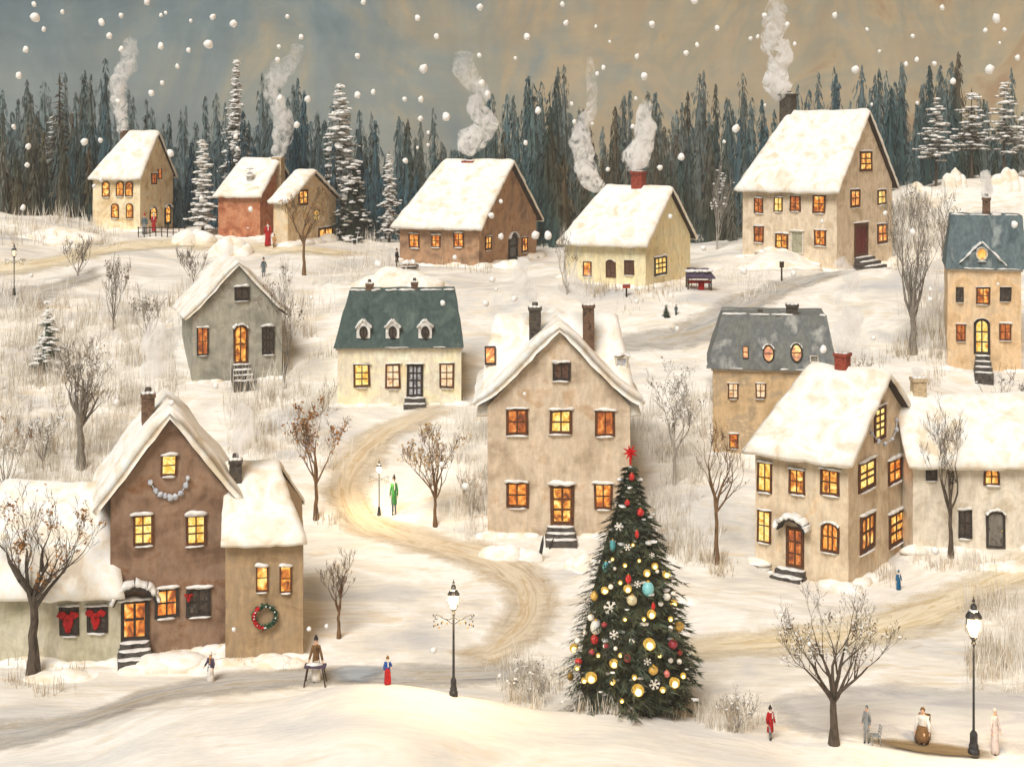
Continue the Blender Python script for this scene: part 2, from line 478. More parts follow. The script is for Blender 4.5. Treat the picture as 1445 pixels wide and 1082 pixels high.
def road_mat(name, cols, ochre=.5, soft=.6):
    m, nt, b = newmat(name)
    at_ = N(nt, 'ShaderNodeAttribute', attribute_name='across')
    sp = N(nt, 'ShaderNodeSeparateColor'); nt.links.new(at_.outputs['Color'], sp.inputs[0])
    # strokes run along the road: u along, v across
    cx = N(nt, 'ShaderNodeCombineXYZ')
    mu = N(nt, 'ShaderNodeMath', operation='MULTIPLY', i_1=.22)
    nt.links.new(sp.outputs[1], mu.inputs[0])
    ml = N(nt, 'ShaderNodeMath', operation='MULTIPLY', i_1=6.0)
    nt.links.new(sp.outputs[0], ml.inputs[0])
    nt.links.new(mu.outputs[0], cx.inputs[0]); nt.links.new(ml.outputs[0], cx.inputs[1])
    nz = N(nt, 'ShaderNodeTexNoise'); nz.inputs['Scale'].default_value = 1.; nz.inputs['Detail'].default_value = 6; nz.inputs['Roughness'].default_value = .68; nz.inputs['Distortion'].default_value = 1.1
    nt.links.new(cx.outputs[0], nz.inputs['Vector'])
    r1 = ramp(nt, nz.outputs['Fac'], [(.3 + .4 * i / (len(cols) - 1), alb(c)) for i, c in enumerate(cols)])
    nt.links.new(r1.outputs[0], b.inputs['Base Color'])
    b.inputs['Roughness'].default_value = .85
    b.inputs['Specular IOR Level'].default_value = .2
    bp = N(nt, 'ShaderNodeBump'); bp.inputs['Strength'].default_value = .5; bp.inputs['Distance'].default_value = .1
    nt.links.new(nz.outputs['Fac'], bp.inputs['Height']); nt.links.new(bp.outputs[0], b.inputs['Normal'])
    # snow drifts in over the verges
    tent = N(nt, 'ShaderNodeMath', operation='PINGPONG', i_1=.5); nt.links.new(sp.outputs[0], tent.inputs[0])
    end = N(nt, 'ShaderNodeMath', operation='MINIMUM'); nt.links.new(tent.outputs[0], end.inputs[0]); nt.links.new(sp.outputs[2], end.inputs[1])
    n2 = strokes(nt, (.5, 1.2, 1.2), detail=5, rough=.7, coord='World')
    ad = N(nt, 'ShaderNodeMath', operation='MULTIPLY_ADD', i_1=soft, i_2=-soft * .5); nt.links.new(n2.outputs['Fac'], ad.inputs[0])
    su = N(nt, 'ShaderNodeMath', operation='ADD'); nt.links.new(end.outputs[0], su.inputs[0]); nt.links.new(ad.outputs[0], su.inputs[1])
    al = ramp(nt, su.outputs[0], [(.04, (0, 0, 0)), (.04 + soft * .55, (1, 1, 1))])
    nt.links.new(al.outputs[0], b.inputs['Alpha'])
    return m

def road(name, pts, mat, lift=.05, seed=0):
    """pts: x, y, half width in metres (a way drawn over the snow)."""
    cs = catmull(pts, 14)
    W = [ground(c[0], c[1]) for c in cs]
    W = [Vector((p.x, p.y, 0)) for p in W]
    for _ in range(3):
        W = [W[0]] + [(W[i - 1] + W[i] * 2 + W[i + 1]) / 4 for i in range(1, len(W) - 1)] + [W[-1]]
    nc = 16
    V, Fc, A = [], [], []
    run = 0.
    tot = sum((W[i + 1] - W[i]).length for i in range(len(W) - 1))
    for i, p in enumerate(W):
        d = W[min(i + 1, len(W) - 1)] - W[max(i - 1, 0)]
        if i: run += (W[i] - W[i - 1]).length
        nn = Vector((-d.y, d.x, 0)).normalized() if d.length > 1e-6 else Vector((0, 1, 0))
        hw = max(.3, cs[i][2]) * (1 + .12 * noise.noise(Vector((run * .25, seed, 0))))
        for j in range(nc + 1):
            t = j / nc
            q = p + nn * (t * 2 - 1) * hw
            V.append((q.x, q.y, H(q.x, q.y) + lift)); A.append((t, run, min(run, tot - run) / 6, 1))
    for i in range(len(W) - 1):
        for j in range(nc):
            Fc.append((i * (nc + 1) + j, i * (nc + 1) + j + 1, (i + 1) * (nc + 1) + j + 1, (i + 1) * (nc + 1) + j))
    mb = MB(); mb.v, mb.f = V, Fc
    o = mb.build(name, mat, smooth=True)
    ca = o.data.color_attributes.new('across', 'FLOAT_COLOR', 'POINT')
    ca.data.foreach_set('color', [c for a in A for c in a])
    tag(o, kind='structure')
    return o

# ------------------------------------------------------------------ houses
class House:
    def __init__(s, name, label, px, py, rz=0., seed=0):
        s.p = ground(px, py)
        s.rz = rz
        s.M = Matrix.Translation(s.p) @ Matrix.Rotation(rz, 4, 'Z')
        s.Mi = s.M.inverted()
        s.root = empty(name, s.p, label, 'house', rz)
        s.sc = F / s.p.y
        s.seed = seed
        s.faces = {'front': (Vector((0, 0, 0)), Vector((0, -1, 0)))}
    def hit(s, face, x, y):
        o, n = s.faces[face]
        c = s.Mi @ CAM
        d = (s.Mi.to_3x3() @ ray(x, y))
        t = (o - c).dot(n) / d.dot(n)
        return c + d * t
    def frame(s, face, c):
        o, n = s.faces[face]
        n = n.normalized()
        if abs(n.z) > .95:
            u = Vector((1, 0, 0))
        else:
            u = Vector((-n.y, n.x, 0)).normalized()
        v = n.cross(u)
        return Matrix(((u.x, v.x, n.x, c.x), (u.y, v.y, n.y, c.y), (u.z, v.z, n.z, c.z), (0, 0, 0, 1)))
    def rect(s, face, x0, y0, x1, y1):
        xm, ym = (x0 + x1) / 2, (y0 + y1) / 2
        c = s.hit(face, xm, ym)
        T = s.frame(face, c)
        w = (s.hit(face, x1, ym) - s.hit(face, x0, ym)).length
        h = (s.hit(face, xm, y1) - s.hit(face, xm, y0)).length
        return T, w / 2, h / 2
    def corner_body(s, xl, xr, y_eave, apex, mat):
        """eave wall to the left of the near corner, gable wall to the right of it"""
        s.L = -s.hit('front', xl, y_eave).x
        s.faces['right'] = (Vector((0, 0, 0)), Vector((1, 0, 0)))
        s.W = s.hit('right', xr, y_eave).y
        s.h = s.hit('front', XC + s.p.x / s.p.y * F, y_eave).z
        s.faces['ridge'] = (Vector((0, s.W / 2, 0)), Vector((0, -1, 0)))
        s.rise = s.hit('right', apex[0], apex[1]).z - s.h
        ay = s.hit('right', apex[0], apex[1])
        # keep the apex half-way along the gable, at the height seen there
        pt = s.M @ Vector((0, s.W / 2, 0))
        s.rise = (HC - (apex[1] - YH) / F * pt.y) - s.p.z - s.h
        s.axis = 'x'
        s.body(mat, -s.L, 0, 0, s.W)
        s.faces['slope'] = (Vector((0, 0, s.h)), Vector((0, -s.rise, s.W / 2)).normalized())
    hipw = (0, 0)
    drop = .12
    def body(s, mat, x0, x1, y0, y1):
        h, r, b = s.h, s.rise, -3.0
        mb = MB()
        q = .45
        g = lambda L: max(2, int(L / q))
        mb.grid((x0, y0, b), (x1, y0, b), (x1, y0, h), (x0, y0, h), g(x1 - x0), g(h - b))
        mb.grid((x1, y1, b), (x0, y1, b), (x0, y1, h), (x1, y1, h), g(x1 - x0), g(h - b))
        mb.grid((x1, y0, b), (x1, y1, b), (x1, y1, h), (x1, y0, h), g(y1 - y0), g(h - b))
        mb.grid((x0, y1, b), (x0, y0, b), (x0, y0, h), (x0, y1, h), g(y1 - y0), g(h - b))
        if s.axis == 'x':
            ym = (y0 + y1) / 2
            for x, a, c, e in ((x1, y0, y1, -s.hipw[1]), (x0, y1, y0, s.hipw[0])):
                mb.grid((x, a, h), (x, c, h), (x + e, ym, h + r - .05), (x + e, ym, h + r - .05), g(y1 - y0), g(r))
        elif s.axis == 'y':
            xm = (x0 + x1) / 2
            for y, a, c in ((y0, x0, x1), (y1, x1, x0)):
                mb.grid((a, y, h), (c, y, h), (xm, y, h + r), (xm, y, h + r), g(x1 - x0), g(r))
        mb.wob(.035, .9, s.seed)
        s.wall = mb.build('wall', mat, s.root)
        s.box = (x0, x1, y0, y1)
        s.level()
    def front_body(s, xl, xr, y_eave, apex_y, depth, mat, axis='y', ridge_frac=.5):
        """front wall square to its own x axis; apex on the front plane (axis y) or ridge seen at apex_y (axis x)"""
        x0, x1 = s.hit('front', xl, y_eave).x, s.hit('front', xr, y_eave).x
        s.h = s.hit('front', (xl + xr) / 2, y_eave).z
        s.axis = axis
        if axis == 'y':
            s.rise = s.hit('front', (xl + xr) / 2, apex_y).z - s.h
        else:
            s.faces['ridge'] = (Vector((0, depth / 2, 0)), Vector((0, -1, 0)))
            s.rise = s.hit('ridge', (xl + xr) / 2, apex_y).z - s.h
        s.body(mat, x0, x1, 0, depth)
        if axis == 'y':
            xm = (x0 + x1) / 2
            hw = (x1 - x0) / 2
            s.faces['slope_l'] = (Vector((x0, 0, s.h)), Vector((-s.rise, 0, hw)).normalized())
            s.faces['slope_r'] = (Vector((x1, 0, s.h)), Vector((s.rise, 0, hw)).normalized())
        else:
            s.faces['slope'] = (Vector((0, 0, s.h)), Vector((0, -s.rise, depth / 2)).normalized())
    def level(s):
        x0, x1, y0, y1 = s.box
        q = lambda x, y: s.M @ Vector((x, y, 0))
        if 'right' in s.faces:
            pad(q(0, s.W * .22), q(0, s.W), s.p.z - s.drop)
            pad(q(0, 0), q(x0 * .6, 0), s.p.z - .02, .8, 3.)
        else:
            pad(q(x0, 0), q(x1, 0), s.p.z - .02, .35, 1.8)
    def gable_roof(s, og=.35, oe=.45, T=.34, hip=(0, 0), flare=.0, mat='snow', drip=.10, steep=0.):
        x0, x1, y0, y1 = s.box
        if s.axis == 'x':
            O, e, p, ln, hw = Vector((x0, (y0 + y1) / 2, 0)), Vector((1, 0, 0)), Vector((0, -1, 0)), x1 - x0, (y1 - y0) / 2
        else:
            O, e, p, ln, hw = Vector(((x0 + x1) / 2, y0, 0)), Vector((0, 1, 0)), Vector((-1, 0, 0)), y1 - y0, (x1 - x0) / 2
        def pos(a, t, oe_, og_):
            k = (hw + oe_) / hw
            q = abs(t) * k
            z = s.h + s.rise * (1 - q) + flare * max(0, q - .55) ** 2 * s.rise
            lo, hi = -og_ + hip[0] * (1 - abs(t)), ln + og_ - hip[1] * (1 - abs(t))
            sag = .12 * math.sin(math.pi * a) * (1 - .5 * abs(t))
            return O + e * (lo + (hi - lo) * a) + p * (t * hw * k) + Vector((0, 0, z - sag))
        na, ntt = max(8, int(ln / .3)), max(14, int(hw * 2 / .25)) // 2 * 2
        def slab(thick, off, oe_, og_, jit, lump):
            mb = MB()
            top, bot = [], []
            for j in range(ntt + 1):
                t = -1 + 2 * j / ntt
                for i in range(na + 1):
                    a = i / na
                    P = pos(a, t, oe_, og_)
                    nr = (p * (math.copysign(1, t) if abs(t) > .01 else 0) * s.rise + Vector((0, 0, hw))).normalized()
                    if abs(t) <= .01: nr = Vector((0, 0, 1))
                    ed = max(abs(a * 2 - 1) ** (ln * 2.2), abs(t) ** (hw * 4))
                    th = thick * (1 - .55 * ed)
                    if lump:
                        th *= 1 + .32 * noise.noise(P * .6 + Vector((s.seed, 0, 0))) + .08 * noise.noise(P * 1.9)
                        if abs(t) < .12: th *= .85
                    d = nv(P, 1.1, s.seed) * jit + nv(P, 3.1, s.seed + 3) * jit * .6
                    d = d - nr * d.dot(nr)
                    dr = Vector((0, 0, -drip * ed * (1 + noise.noise(P * 1.6 + Vector((5, s.seed, 1)))))) if lump else Vector()
                    top.append(P + nr * (off + th) + d + dr * .4)
                    bot.append(P + nr * off + d + dr)
            n0 = na + 1
            g = [(j * n0 + i, j * n0 + i + 1, (j + 1) * n0 + i + 1, (j + 1) * n0 + i) for j in range(ntt) for i in range(na)]
            o = len(top)
            fs = [f if s.axis == 'y' else f[::-1] for f in g] + [tuple(x + o for x in (f[::-1] if s.axis == 'y' else f)) for f in g]
            edge = [i for i in range(na)]
            for i in range(na):
                fs.append((i, i + 1, o + i + 1, o + i)); k = ntt * n0
                fs.append((k + i + 1, k + i, o + k + i, o + k + i + 1))
            for j in range(ntt):
                a0, b0 = j * n0, (j + 1) * n0
                fs.append((b0, a0, o + a0, o + b0))
                fs.append((a0 + na, b0 + na, o + b0 + na, o + a0 + na))
            mb.add(top + bot, fs)
            return mb
        s.roof = slab(.10, -.02, oe, og, .01, False).build('roof', M['wood_dark'], s.root)
        if mat:
            sn = slab(T, .085, oe + .10, og + .08, .07, True)
            bm = sn.build('snow_cover', M[mat], s.roof, smooth=True)
            bm.data.update()
    def hip_roof(s, bl, br, yb, tl, tr, yt, inset_y, depth, mat, over=.3, snow=True):
        """steep frustum roof; bl..br at eave yb on the front, tl..tr at yt on a plane inset_y behind it"""
        s.faces['eave'] = (Vector((0, -over, 0)), Vector((0, -1, 0)))
        s.faces['top'] = (Vector((0, inset_y, 0)), Vector((0, -1, 0)))
        a, b = s.hit('eave', bl, yb), s.hit('eave', br, yb)
        c, d = s.hit('top', tr, yt), s.hit('top', tl, yt)
        z0, z1 = (a.z + b.z) / 2, (c.z + d.z) / 2
        yb2, yt2 = depth + over, depth - inset_y
        A, B, C, D = (a.x, -over, z0), (b.x, -over, z0), (b.x, yb2, z0), (a.x, yb2, z0)
        E, G, I, J = (d.x, inset_y, z1), (c.x, inset_y, z1), (c.x, yt2, z1), (d.x, yt2, z1)
        mb = MB()
        mb.grid(A, B, G, E, 22, 10); mb.grid(C, D, J, I, 22, 10)
        mb.grid(B, C, I, G, 14, 10); mb.grid(D, A, E, J, 14, 10)
        mb.grid(E, G, I, J, 22, 10)
        mb.grid(D, C, B, A, 22, 10)
        mb.wob(.06, .8, s.seed)
        s.roof = mb.build('roof', mat, s.root)
        if snow:
            mb = MB()
            rnd = random.Random(s.seed)
            Tr = Matrix(((1, 0, 0, 0), (0, 0, -1, 0), (0, 1, 0, 0), (0, 0, 0, 1)))
            x = E[0]
            while x < G[0] - .2:
                x2 = min(G[0], x + rnd.uniform(.5, 1.8))
                if rnd.random() < .75: mb.bar(Tr, (x, z1 + .01), (x2, z1 + .01), rnd.uniform(.08, .2), -inset_y - .5, -inset_y + .08, rnd.random() * 50)
                x = x2 + rnd.uniform(0, .3)
            x = A[0]
            while x < B[0] - .2:
                x2 = min(B[0], x + rnd.uniform(.5, 2.2))
                if rnd.random() < .7: mb.bar(Tr, (x, z0 + .03), (x2, z0 + .03), rnd.uniform(.05, .12), over - .16, over + .07, rnd.random() * 50)
                x = x2 + rnd.uniform(0, .5)
            mb.build('snow_ridge', M['snow_cool'], s.roof, smooth=True)
        n = (Vector(B) - Vector(A)).cross(Vector(E) - Vector(A)).normalized()
        s.faces['slope'] = (Vector(A), n)
        # cornice under the eave
        mb = MB()
        x0, x1, y0, y1 = s.box
        mb.box(x0 - .10, x1 + .10, y0 - .12, y0 + .2, z0 - .16, z0 - .02)
        mb.build('cornice', M['frame_pale'], s.root)
    def outline(s, w, h, arch, rnd, j=.035):
        J = lambda: rnd.uniform(-j, j) * min(w, h) * 2
        if not arch:
            return [Vector((-w + J(), -h + J(), 0)), Vector((w + J(), -h + J(), 0)), Vector((w + J(), h + J(), 0)), Vector((-w + J(), h + J(), 0))]
        if arch == 2:
            return [Vector((w * math.cos(t), h * math.sin(t), 0)) for t in [i * math.pi / 8 for i in range(16)]]
        pts = [Vector((-w + J(), -h + J(), 0)), Vector((w + J(), -h + J(), 0))]
        for i in range(9):
            t = math.pi * i / 8
            pts.append(Vector((w * math.cos(t), h - w * .8 + w * .8 * math.sin(t), 0)))
        return pts
    def window(s, face, box, kind='amber', mull=(2, 2), arch=0, cap=1.0, sill=1.0, frame='frame_brown', name='window', ft=.13, parent=None, lift=0.):
        T, w, h = s.rect(face, *box)
        if lift: T = T @ Matrix.Translation((0, 0, lift))
        s.seed += 1
        rnd = random.Random(s.seed * 13 + 1)
        out = s.outline(w, h, arch, rnd)
        t = max(.035, ft * min(w, h) * 2)
        k = (max(.2, 1 - t / w), max(.2, 1 - t / h))
        inn = [Vector((p.x * k[0], p.y * k[1], 0)) for p in out]
        n = len(out)
        def V(p, d): return T @ Vector((p.x, p.y, d))
        mb = MB()
        vs = [V(p, -.04) for p in out] + [V(p, .085) for p in out] + [V(p, .085) for p in inn] + [V(p, .0) for p in inn]
        fs = []
        for i in range(n):
            j = (i + 1) % n
            fs += [(i, j, n + j, n + i), (n + i, n + j, 2 * n + j, 2 * n + i), (2 * n + i, 2 * n + j, 3 * n + j, 3 * n + i)]
        mb.add(vs, fs)
        bw = max(.02, t * .27)
        iw, ih = w * k[0], h * k[1]
        for c in range(1, mull[0]):
            x = -iw + 2 * iw * c / mull[0] + rnd.uniform(-.04, .04) * iw
            top = ih if arch != 2 else ih * .98
            mb.box(x - bw, x + bw, -ih * .99, top * .99, .02, .072, T)
        for r in range(1, mull[1]):
            y = -ih + 2 * ih * r / mull[1] + rnd.uniform(-.06, .06) * ih
            mb.box(-iw * .99, iw * .99, y - bw, y + bw, .02, .068, T)
        f = mb.build(name, M[frame], parent or s.root)
        p = MB()
        p.add([V(q, .03) for q in inn], [tuple(range(n))])
        p.build('pane', M[kind], f)
        if cap:
            c = MB()
            hg = rnd.uniform(.13, .2) * cap * max(.8, min(1.2, h))
            if arch == 0:
                c.bar(T, (-w * rnd.uniform(1.0, 1.25), h), (w * rnd.uniform(1.0, 1.25), h + rnd.uniform(-.04, .04)), hg, -.02, .24, rnd.random() * 60)
            else:
                hh_ = h if arch == 2 else w * .8
                yc = 0 if arch == 2 else h - w * .8
                a0, a1 = .15 * math.pi, .85 * math.pi
                for i in range(6):
                    t0, t1 = a1 + (a0 - a1) * i / 6, a1 + (a0 - a1) * (i + 1) / 6
                    c.bar(T, (w * 1.02 * math.cos(t0), yc + hh_ * math.sin(t0)), (w * 1.02 * math.cos(t1), yc + hh_ * math.sin(t1)), hg * .8, -.02, .22, i * .37 + w, False, 3)
            c.build('snow_cap', M['snow_cool'], f, smooth=True)
        if sill:
            c = MB()
            c.bar(T, (-w * rnd.uniform(.7, 1.15), -h - .05), (w * rnd.uniform(.7, 1.15), -h - .05), rnd.uniform(.08, .13) * sill, -.02, .2, rnd.random() * 60)
            if c.v: c.build('snowy_sill', M['snow_cool'], f, smooth=True)
        return f
    def door(s, face, box, kind='amber', mull=(2, 3), arch=0, cap=1.0, frame='frame_dark', steps=3, step_box=None, label=None, solid=False, canopy=False):
        T, w, h = s.rect(face, *box)
        if solid:
            f = s.window(face, box, kind, (1, 1), arch, 0, 0, frame, 'door', .12)
            rnd = random.Random(s.seed)
            mb = MB()
            for x in (-.42, .42):
                for y0, y1 in ((-.8, -.1), (.05, .75)):
                    mb.box(w * (x - .3), w * (x + .3), h * y0, h * y1, .03, .05, T)
            mb.build('panel', M[kind], f)
        else:
            f = s.window(face, box, kind, mull, arch, 0, 0, frame, 'door', .16)
        if label: f['label'] = label
        if cap:
            rnd = random.Random(s.seed + 5)
            c = MB()
            if not arch:
                c.bar(T, (-w * 1.2, h + .02), (w * 1.2, h + .02), rnd.uniform(.14, .2) * cap, -.02, .34, rnd.random() * 60)
            else:
                for i in range(6):
                    t0, t1 = math.pi * (.88 - .76 * i / 6), math.pi * (.88 - .76 * (i + 1) / 6)
                    c.bar(T, (w * 1.05 * math.cos(t0), h - w * .8 + w * .85 * math.sin(t0)), (w * 1.05 * math.cos(t1), h - w * .8 + w * .85 * math.sin(t1)), .15 * cap, -.02, .3, i * .4 + w, False, 3)
            c.build('snow_cap', M['snow_cool'], f, smooth=True)
        hd = MB()
        hd.lump((w * .62, -h * .08, .12), (.035, .06, .03), 1, 1, 0, T=T)
        hd.build('handle', M['gold'], f)
        if canopy:
            c = MB()
            W_ = w * 1.6
            a, b, d = Vector((-W_, h * 1.0, 0)), Vector((W_, h * 1.0, 0)), Vector((0, h * 1.0 + w * 1.5, 0))
            prof = [(-1.0, 0), (-.85, .55), (-.5, 1.05), (0, 1.3), (.5, 1.05), (.85, .55), (1.0, 0)]
            vs = [T @ Vector((q[0] * W_, h + q[1] * w * 1.0 - .05, dd)) for dd in (0.0, .7) for q in prof]
            vs += [T @ Vector((q[0] * W_ * .9, h + q[1] * w * .85 - .1, dd)) for dd in (0.0, .7) for q in prof]
            fs = []
            m = len(prof)
            for i in range(m - 1):
                fs += [(i, i + 1, m + i + 1, m + i), (2 * m + i + 1, 2 * m + i, 3 * m + i, 3 * m + i + 1), (m + i, m + i + 1, 3 * m + i + 1, 3 * m + i)]
            c.add(vs, fs)
            cn = c.build('canopy', M['frame_dark'], f)
            c = MB()
            for i in range(6):
                q, q2 = prof[i], prof[i + 1]
                c.bar(T, (q[0] * W_, h + q[1] * w - .02), (q2[0] * W_, h + q2[1] * w - .02), .34, -.02, .82, i * .31, False, 4)
            c.build('canopy_snow', M['snow_cool'], cn, smooth=True)
        s.doors = getattr(s, 'doors', []) + [(T @ Vector((0, 0, 0))).copy()]
        if steps:
            x0, y0, x1, y1 = step_box
            A, B = s.hit(face, x0, y0), s.hit(face, x1, y0)
            zt = A.z
            Tb = s.frame(face, (A + B) / 2)
            hw = (B - A).length / 2
            zb = s.hit(face, x0, y1).z
            rise = max(.1, (zt - zb) / steps)
            st, sn = MB(), MB()
            rnd = random.Random(s.seed + 9)
            for i in range(steps):
                wv = hw * (1 + .08 * i)
                yt = -rise * i
                dpt = .5 * (i + 1)
                st.box(-wv, wv, yt - rise - (1.2 if i == steps - 1 else .02), yt - .05, -.05, dpt, Tb)
                sn.bar(Tb, (-wv * .98, yt - .03), (wv * .98, yt - .03), rise * .42, dpt - .52, dpt + .01, rnd.random() * 40)
            stp = st.build('steps', M['step'], s.root)
            sn.build('step_snow', M['snow_cool'], stp, smooth=True)
        return f
    def chimney(s, box, mat, plane='ridge', y=None, pot=True, deep=2.2, cap=True):
        if y is not None:
            s.faces['chim'] = (Vector((0, y, 0)), Vector((0, -1, 0)))
            plane = 'chim'
        x0, y0, x1, y1 = box
        a, b = s.hit(plane, x0, y0), s.hit(plane, x1, y1)
        hw = abs(b.x - a.x) / 2
        c = (a + b) / 2
        zt, zb = a.z, b.z - deep
        mb = MB()
        g = lambda z0, z1, w_, n_: [mb.grid(*[(c.x + sx * w_, c.y + sy * w_, z) for sx, sy, z in q], 2, n_) for q in (((-1, -1, z0), (1, -1, z0), (1, -1, z1), (-1, -1, z1)), ((1, -1, z0), (1, 1, z0), (1, 1, z1), (1, -1, z1)), ((1, 1, z0), (-1, 1, z0), (-1, 1, z1), (1, 1, z1)), ((-1, 1, z0), (-1, -1, z0), (-1, -1, z1), (-1, 1, z1)), ((-1, -1, z1), (1, -1, z1), (1, 1, z1), (-1, 1, z1)))]
        g(zb, zt - .16, hw * .9, 6)
        g(zt - .18, zt, hw * 1.06, 1)
        mb.wob(.03, 1.7, s.seed + 2)
        ch = mb.build('chimney', mat, s.roof)
        if pot:
            pm = MB()
            pm.lathe([(hw * .45, zt - .05), (hw * .5, zt + .12), (hw * .42, zt + .28), (hw * .3, zt + .28)], 8, (c.x, c.y, 0))
            pm.build('chimney_pot', M['brick_dark'], ch)
        if cap:
            cm = MB()
            for i in range(3):
                cm.lump((c.x + (i - 1) * hw * .6, c.y - hw * .3, zt + .03), (hw * .5, hw * .9, .09), s.seed + i * 3.1, 1, .3)
            cm.build('snow_cap', M['snow_cool'], ch, smooth=True)
        return s.M @ Vector((c.x, c.y, zt + .25))
    def dormer(s, face, cx, cy, w, h, kind, wall='frame_pale', arch=2, gable=True, out=.35, back=1.3, roofmat='snow_cool', name='dormer'):
        """small roof window house; w,h in pixels of its front"""
        c = s.hit(face, cx, cy)
        n = Vector((0, -1, 0)) if abs(s.faces[face][1].y) > .3 else Vector((math.copysign(1, s.faces[face][1].x), 0, 0))
        u = Vector((-n.y, n.x, 0))
        hw, hh = w / s.sc / 2, h / s.sc / 2
        f = c + n * out
        T = Matrix(((u.x, 0, n.x, f.x), (u.y, 0, n.y, f.y), (0, 1, n.z, f.z), (0, 0, 0, 1)))
        mb = MB()
        pk = hw * 1.0 if gable else .06
        v = [(-hw, -hh), (hw, -hh), (hw, hh), (0, hh + pk), (-hw, hh)]
        vs = [T @ Vector((a, b, 0)) for a, b in v] + [T @ Vector((a, b, -back)) for a, b in v]
        mb.add(vs, [(0, 1, 2, 3, 4)] + [(i, i + 5, (i + 1) % 5 + 5, (i + 1) % 5) for i in range(5)])
        d = mb.build(name, M[wall] if isinstance(wall, str) else wall, s.roof)
        rb = MB()
        for sx in (-1, 1):
            rb.bar(T, (0, hh + pk + .02), (sx * hw * 1.15, hh - pk * .12), .13 + .05 * hw, -back * .95, .16, s.seed + sx, False)
        rb.build('dormer_snow', M[roofmat], d, smooth=True)
        s.faces['dorm'] = (f, n)
        return d
    def drift(s, n=10, xr=None, size=(.5, 1.2), seed=1, zoff=0., name='snowdrift', label=None):
        """snow banked against the foot of the walls, part of nothing else"""
        rnd = random.Random(seed)
        x0, x1, y0, y1 = s.box
        doors = getattr(s, 'doors', [])
        mb = MB()
        def flush():
            nonlocal mb
            if mb.v:
                o = mb.build(name, M['mound'], None, smooth=True)
                o.matrix_world = s.M
                tag(o, label, 'snowdrift', 'snowdrifts along the house walls')
            mb = MB()
        step = (x1 - x0) / n
        last = None
        for i in range(n + 1):
            x = x0 + step * i
            if any(abs(x - d.x) < 1.25 and d.y < .2 for d in doors):
                flush(); continue
            q = s.M @ Vector((x, -.2, 0))
            r = max(step * .75, rnd.uniform(*size))
            if any(abs(x - d.x) < 1.0 + r and d.y < .2 for d in doors): r = step * .62
            mb.lump((x, -rnd.uniform(.05, .3), H(q.x, q.y) - s.p.z - .02 + zoff), (r, r * .6, r * rnd.uniform(.2, .4)), rnd.random() * 60, 2, .3)
        flush()
        if s.axis == 'x' and 'right' in s.faces:
            m = max(4, int(n * .7))
            step = s.W / m
            for i in range(m + 1):
                y = step * i
                if any(abs(y - d.y) < 1.25 and d.x > -.2 for d in doors):
                    flush(); continue
                q = s.M @ Vector((.2, y, 0))
                r = max(step * .75, rnd.uniform(*size))
                if any(abs(y - d.y) < 1.0 + r and d.x > -.2 for d in doors): r = step * .62
                mb.lump((rnd.uniform(.05, .3), y, H(q.x, q.y) - s.p.z - .02 + zoff), (r * .6, r, r * rnd.uniform(.2, .4)), rnd.random() * 60, 2, .3)
            flush()

def turn(px, a0):
    return -(R(a0) + math.atan((px - XC) / F))
CHIM = {}

# 1 tall cream house far back
h = House('cream_house', 'tall cream house with a hip of snow and arched amber windows beside the dark fir', 198, 326, turn(198, 27), 3)
h.hipw = (2.3000000000000003, 0.0)
h.corner_body(131, 244, 247, (222, 189), wall_mat('cream_plaster', [(196, 172, 128), (222, 202, 164), (230, 214, 182), (206, 178, 130)]))
h.gable_roof(og=.2, oe=.3, T=.4, hip=(2.2, 0))
for b in ((144, 256, 155, 278), (164, 256, 175, 277), (177, 256, 188, 277), (157, 287, 168, 308), (178, 287, 188, 308)):
    h.window('front', b, 'amber', (1, 2), 1, 0, .6)
h.window('right', (213, 244, 221, 260), 'rust', (2, 2), 0, 1.0, .8)
h.window('right', (222.5, 238, 228, 253), 'rust', (1, 2), 0, 1.0, .8)
h.window('right', (211, 291, 221, 310), 'amber', (1, 2), 1, .8, 0)
h.door('right', (232, 288, 241, 316), 'amber', (1, 2), 1, .8, steps=0)
CHIM['a'] = h.chimney((171, 184, 179, 194), M['brick_brown'], cap=True, pot=False)
h.drift(8, seed=11, label='low drift along the foot of the tall cream house', size=(.5, 1.0))
# 2 red-brown house behind the beige cottage
h = House('red_house', 'rust red house with snowy roof half hidden behind the beige cottage', 367, 336, turn(367, 24), 13)
h.hipw = (0.9, 0.0)
h.corner_body(308, 416, 274, (389, 226), wall_mat('rust_plaster', [(136, 80, 54), (168, 106, 74), (186, 132, 98), (150, 92, 62)]))
h.gable_roof(og=.25, oe=.3, T=.36, hip=(.8, 0))
CHIM['b'] = h.chimney((386, 222, 400, 238), M['brick_tan'], pot=False)
h.drift(6, seed=12, label='low drift along the rust red house', size=(.4, .9))
# 3 beige cottage in front of it
h = House('beige_cottage', 'small beige cottage with a glowing shop window behind the orange leaved tree', 406, 346, turn(406, 28), 21)
h.corner_body(386, 474, 284, (447, 243), wall_mat('beige_plaster', [(196, 176, 142), (218, 202, 172), (206, 178, 134), (226, 212, 186)]))
h.gable_roof(og=.3, oe=.3, T=.4)
h.window('right', (441, 294, 451, 315), 'yellow', (1, 2), 2, 0, 0, 'frame_pale')
h.window('right', (449, 320, 469, 346), 'amber', (2, 2), 0, .8, .8)
h.window('right', (421, 267, 434, 290), 'amber', (2, 2), 0, 0, .5)
h.drift(5, seed=13, label='drift around the beige cottage', size=(.4, .8))
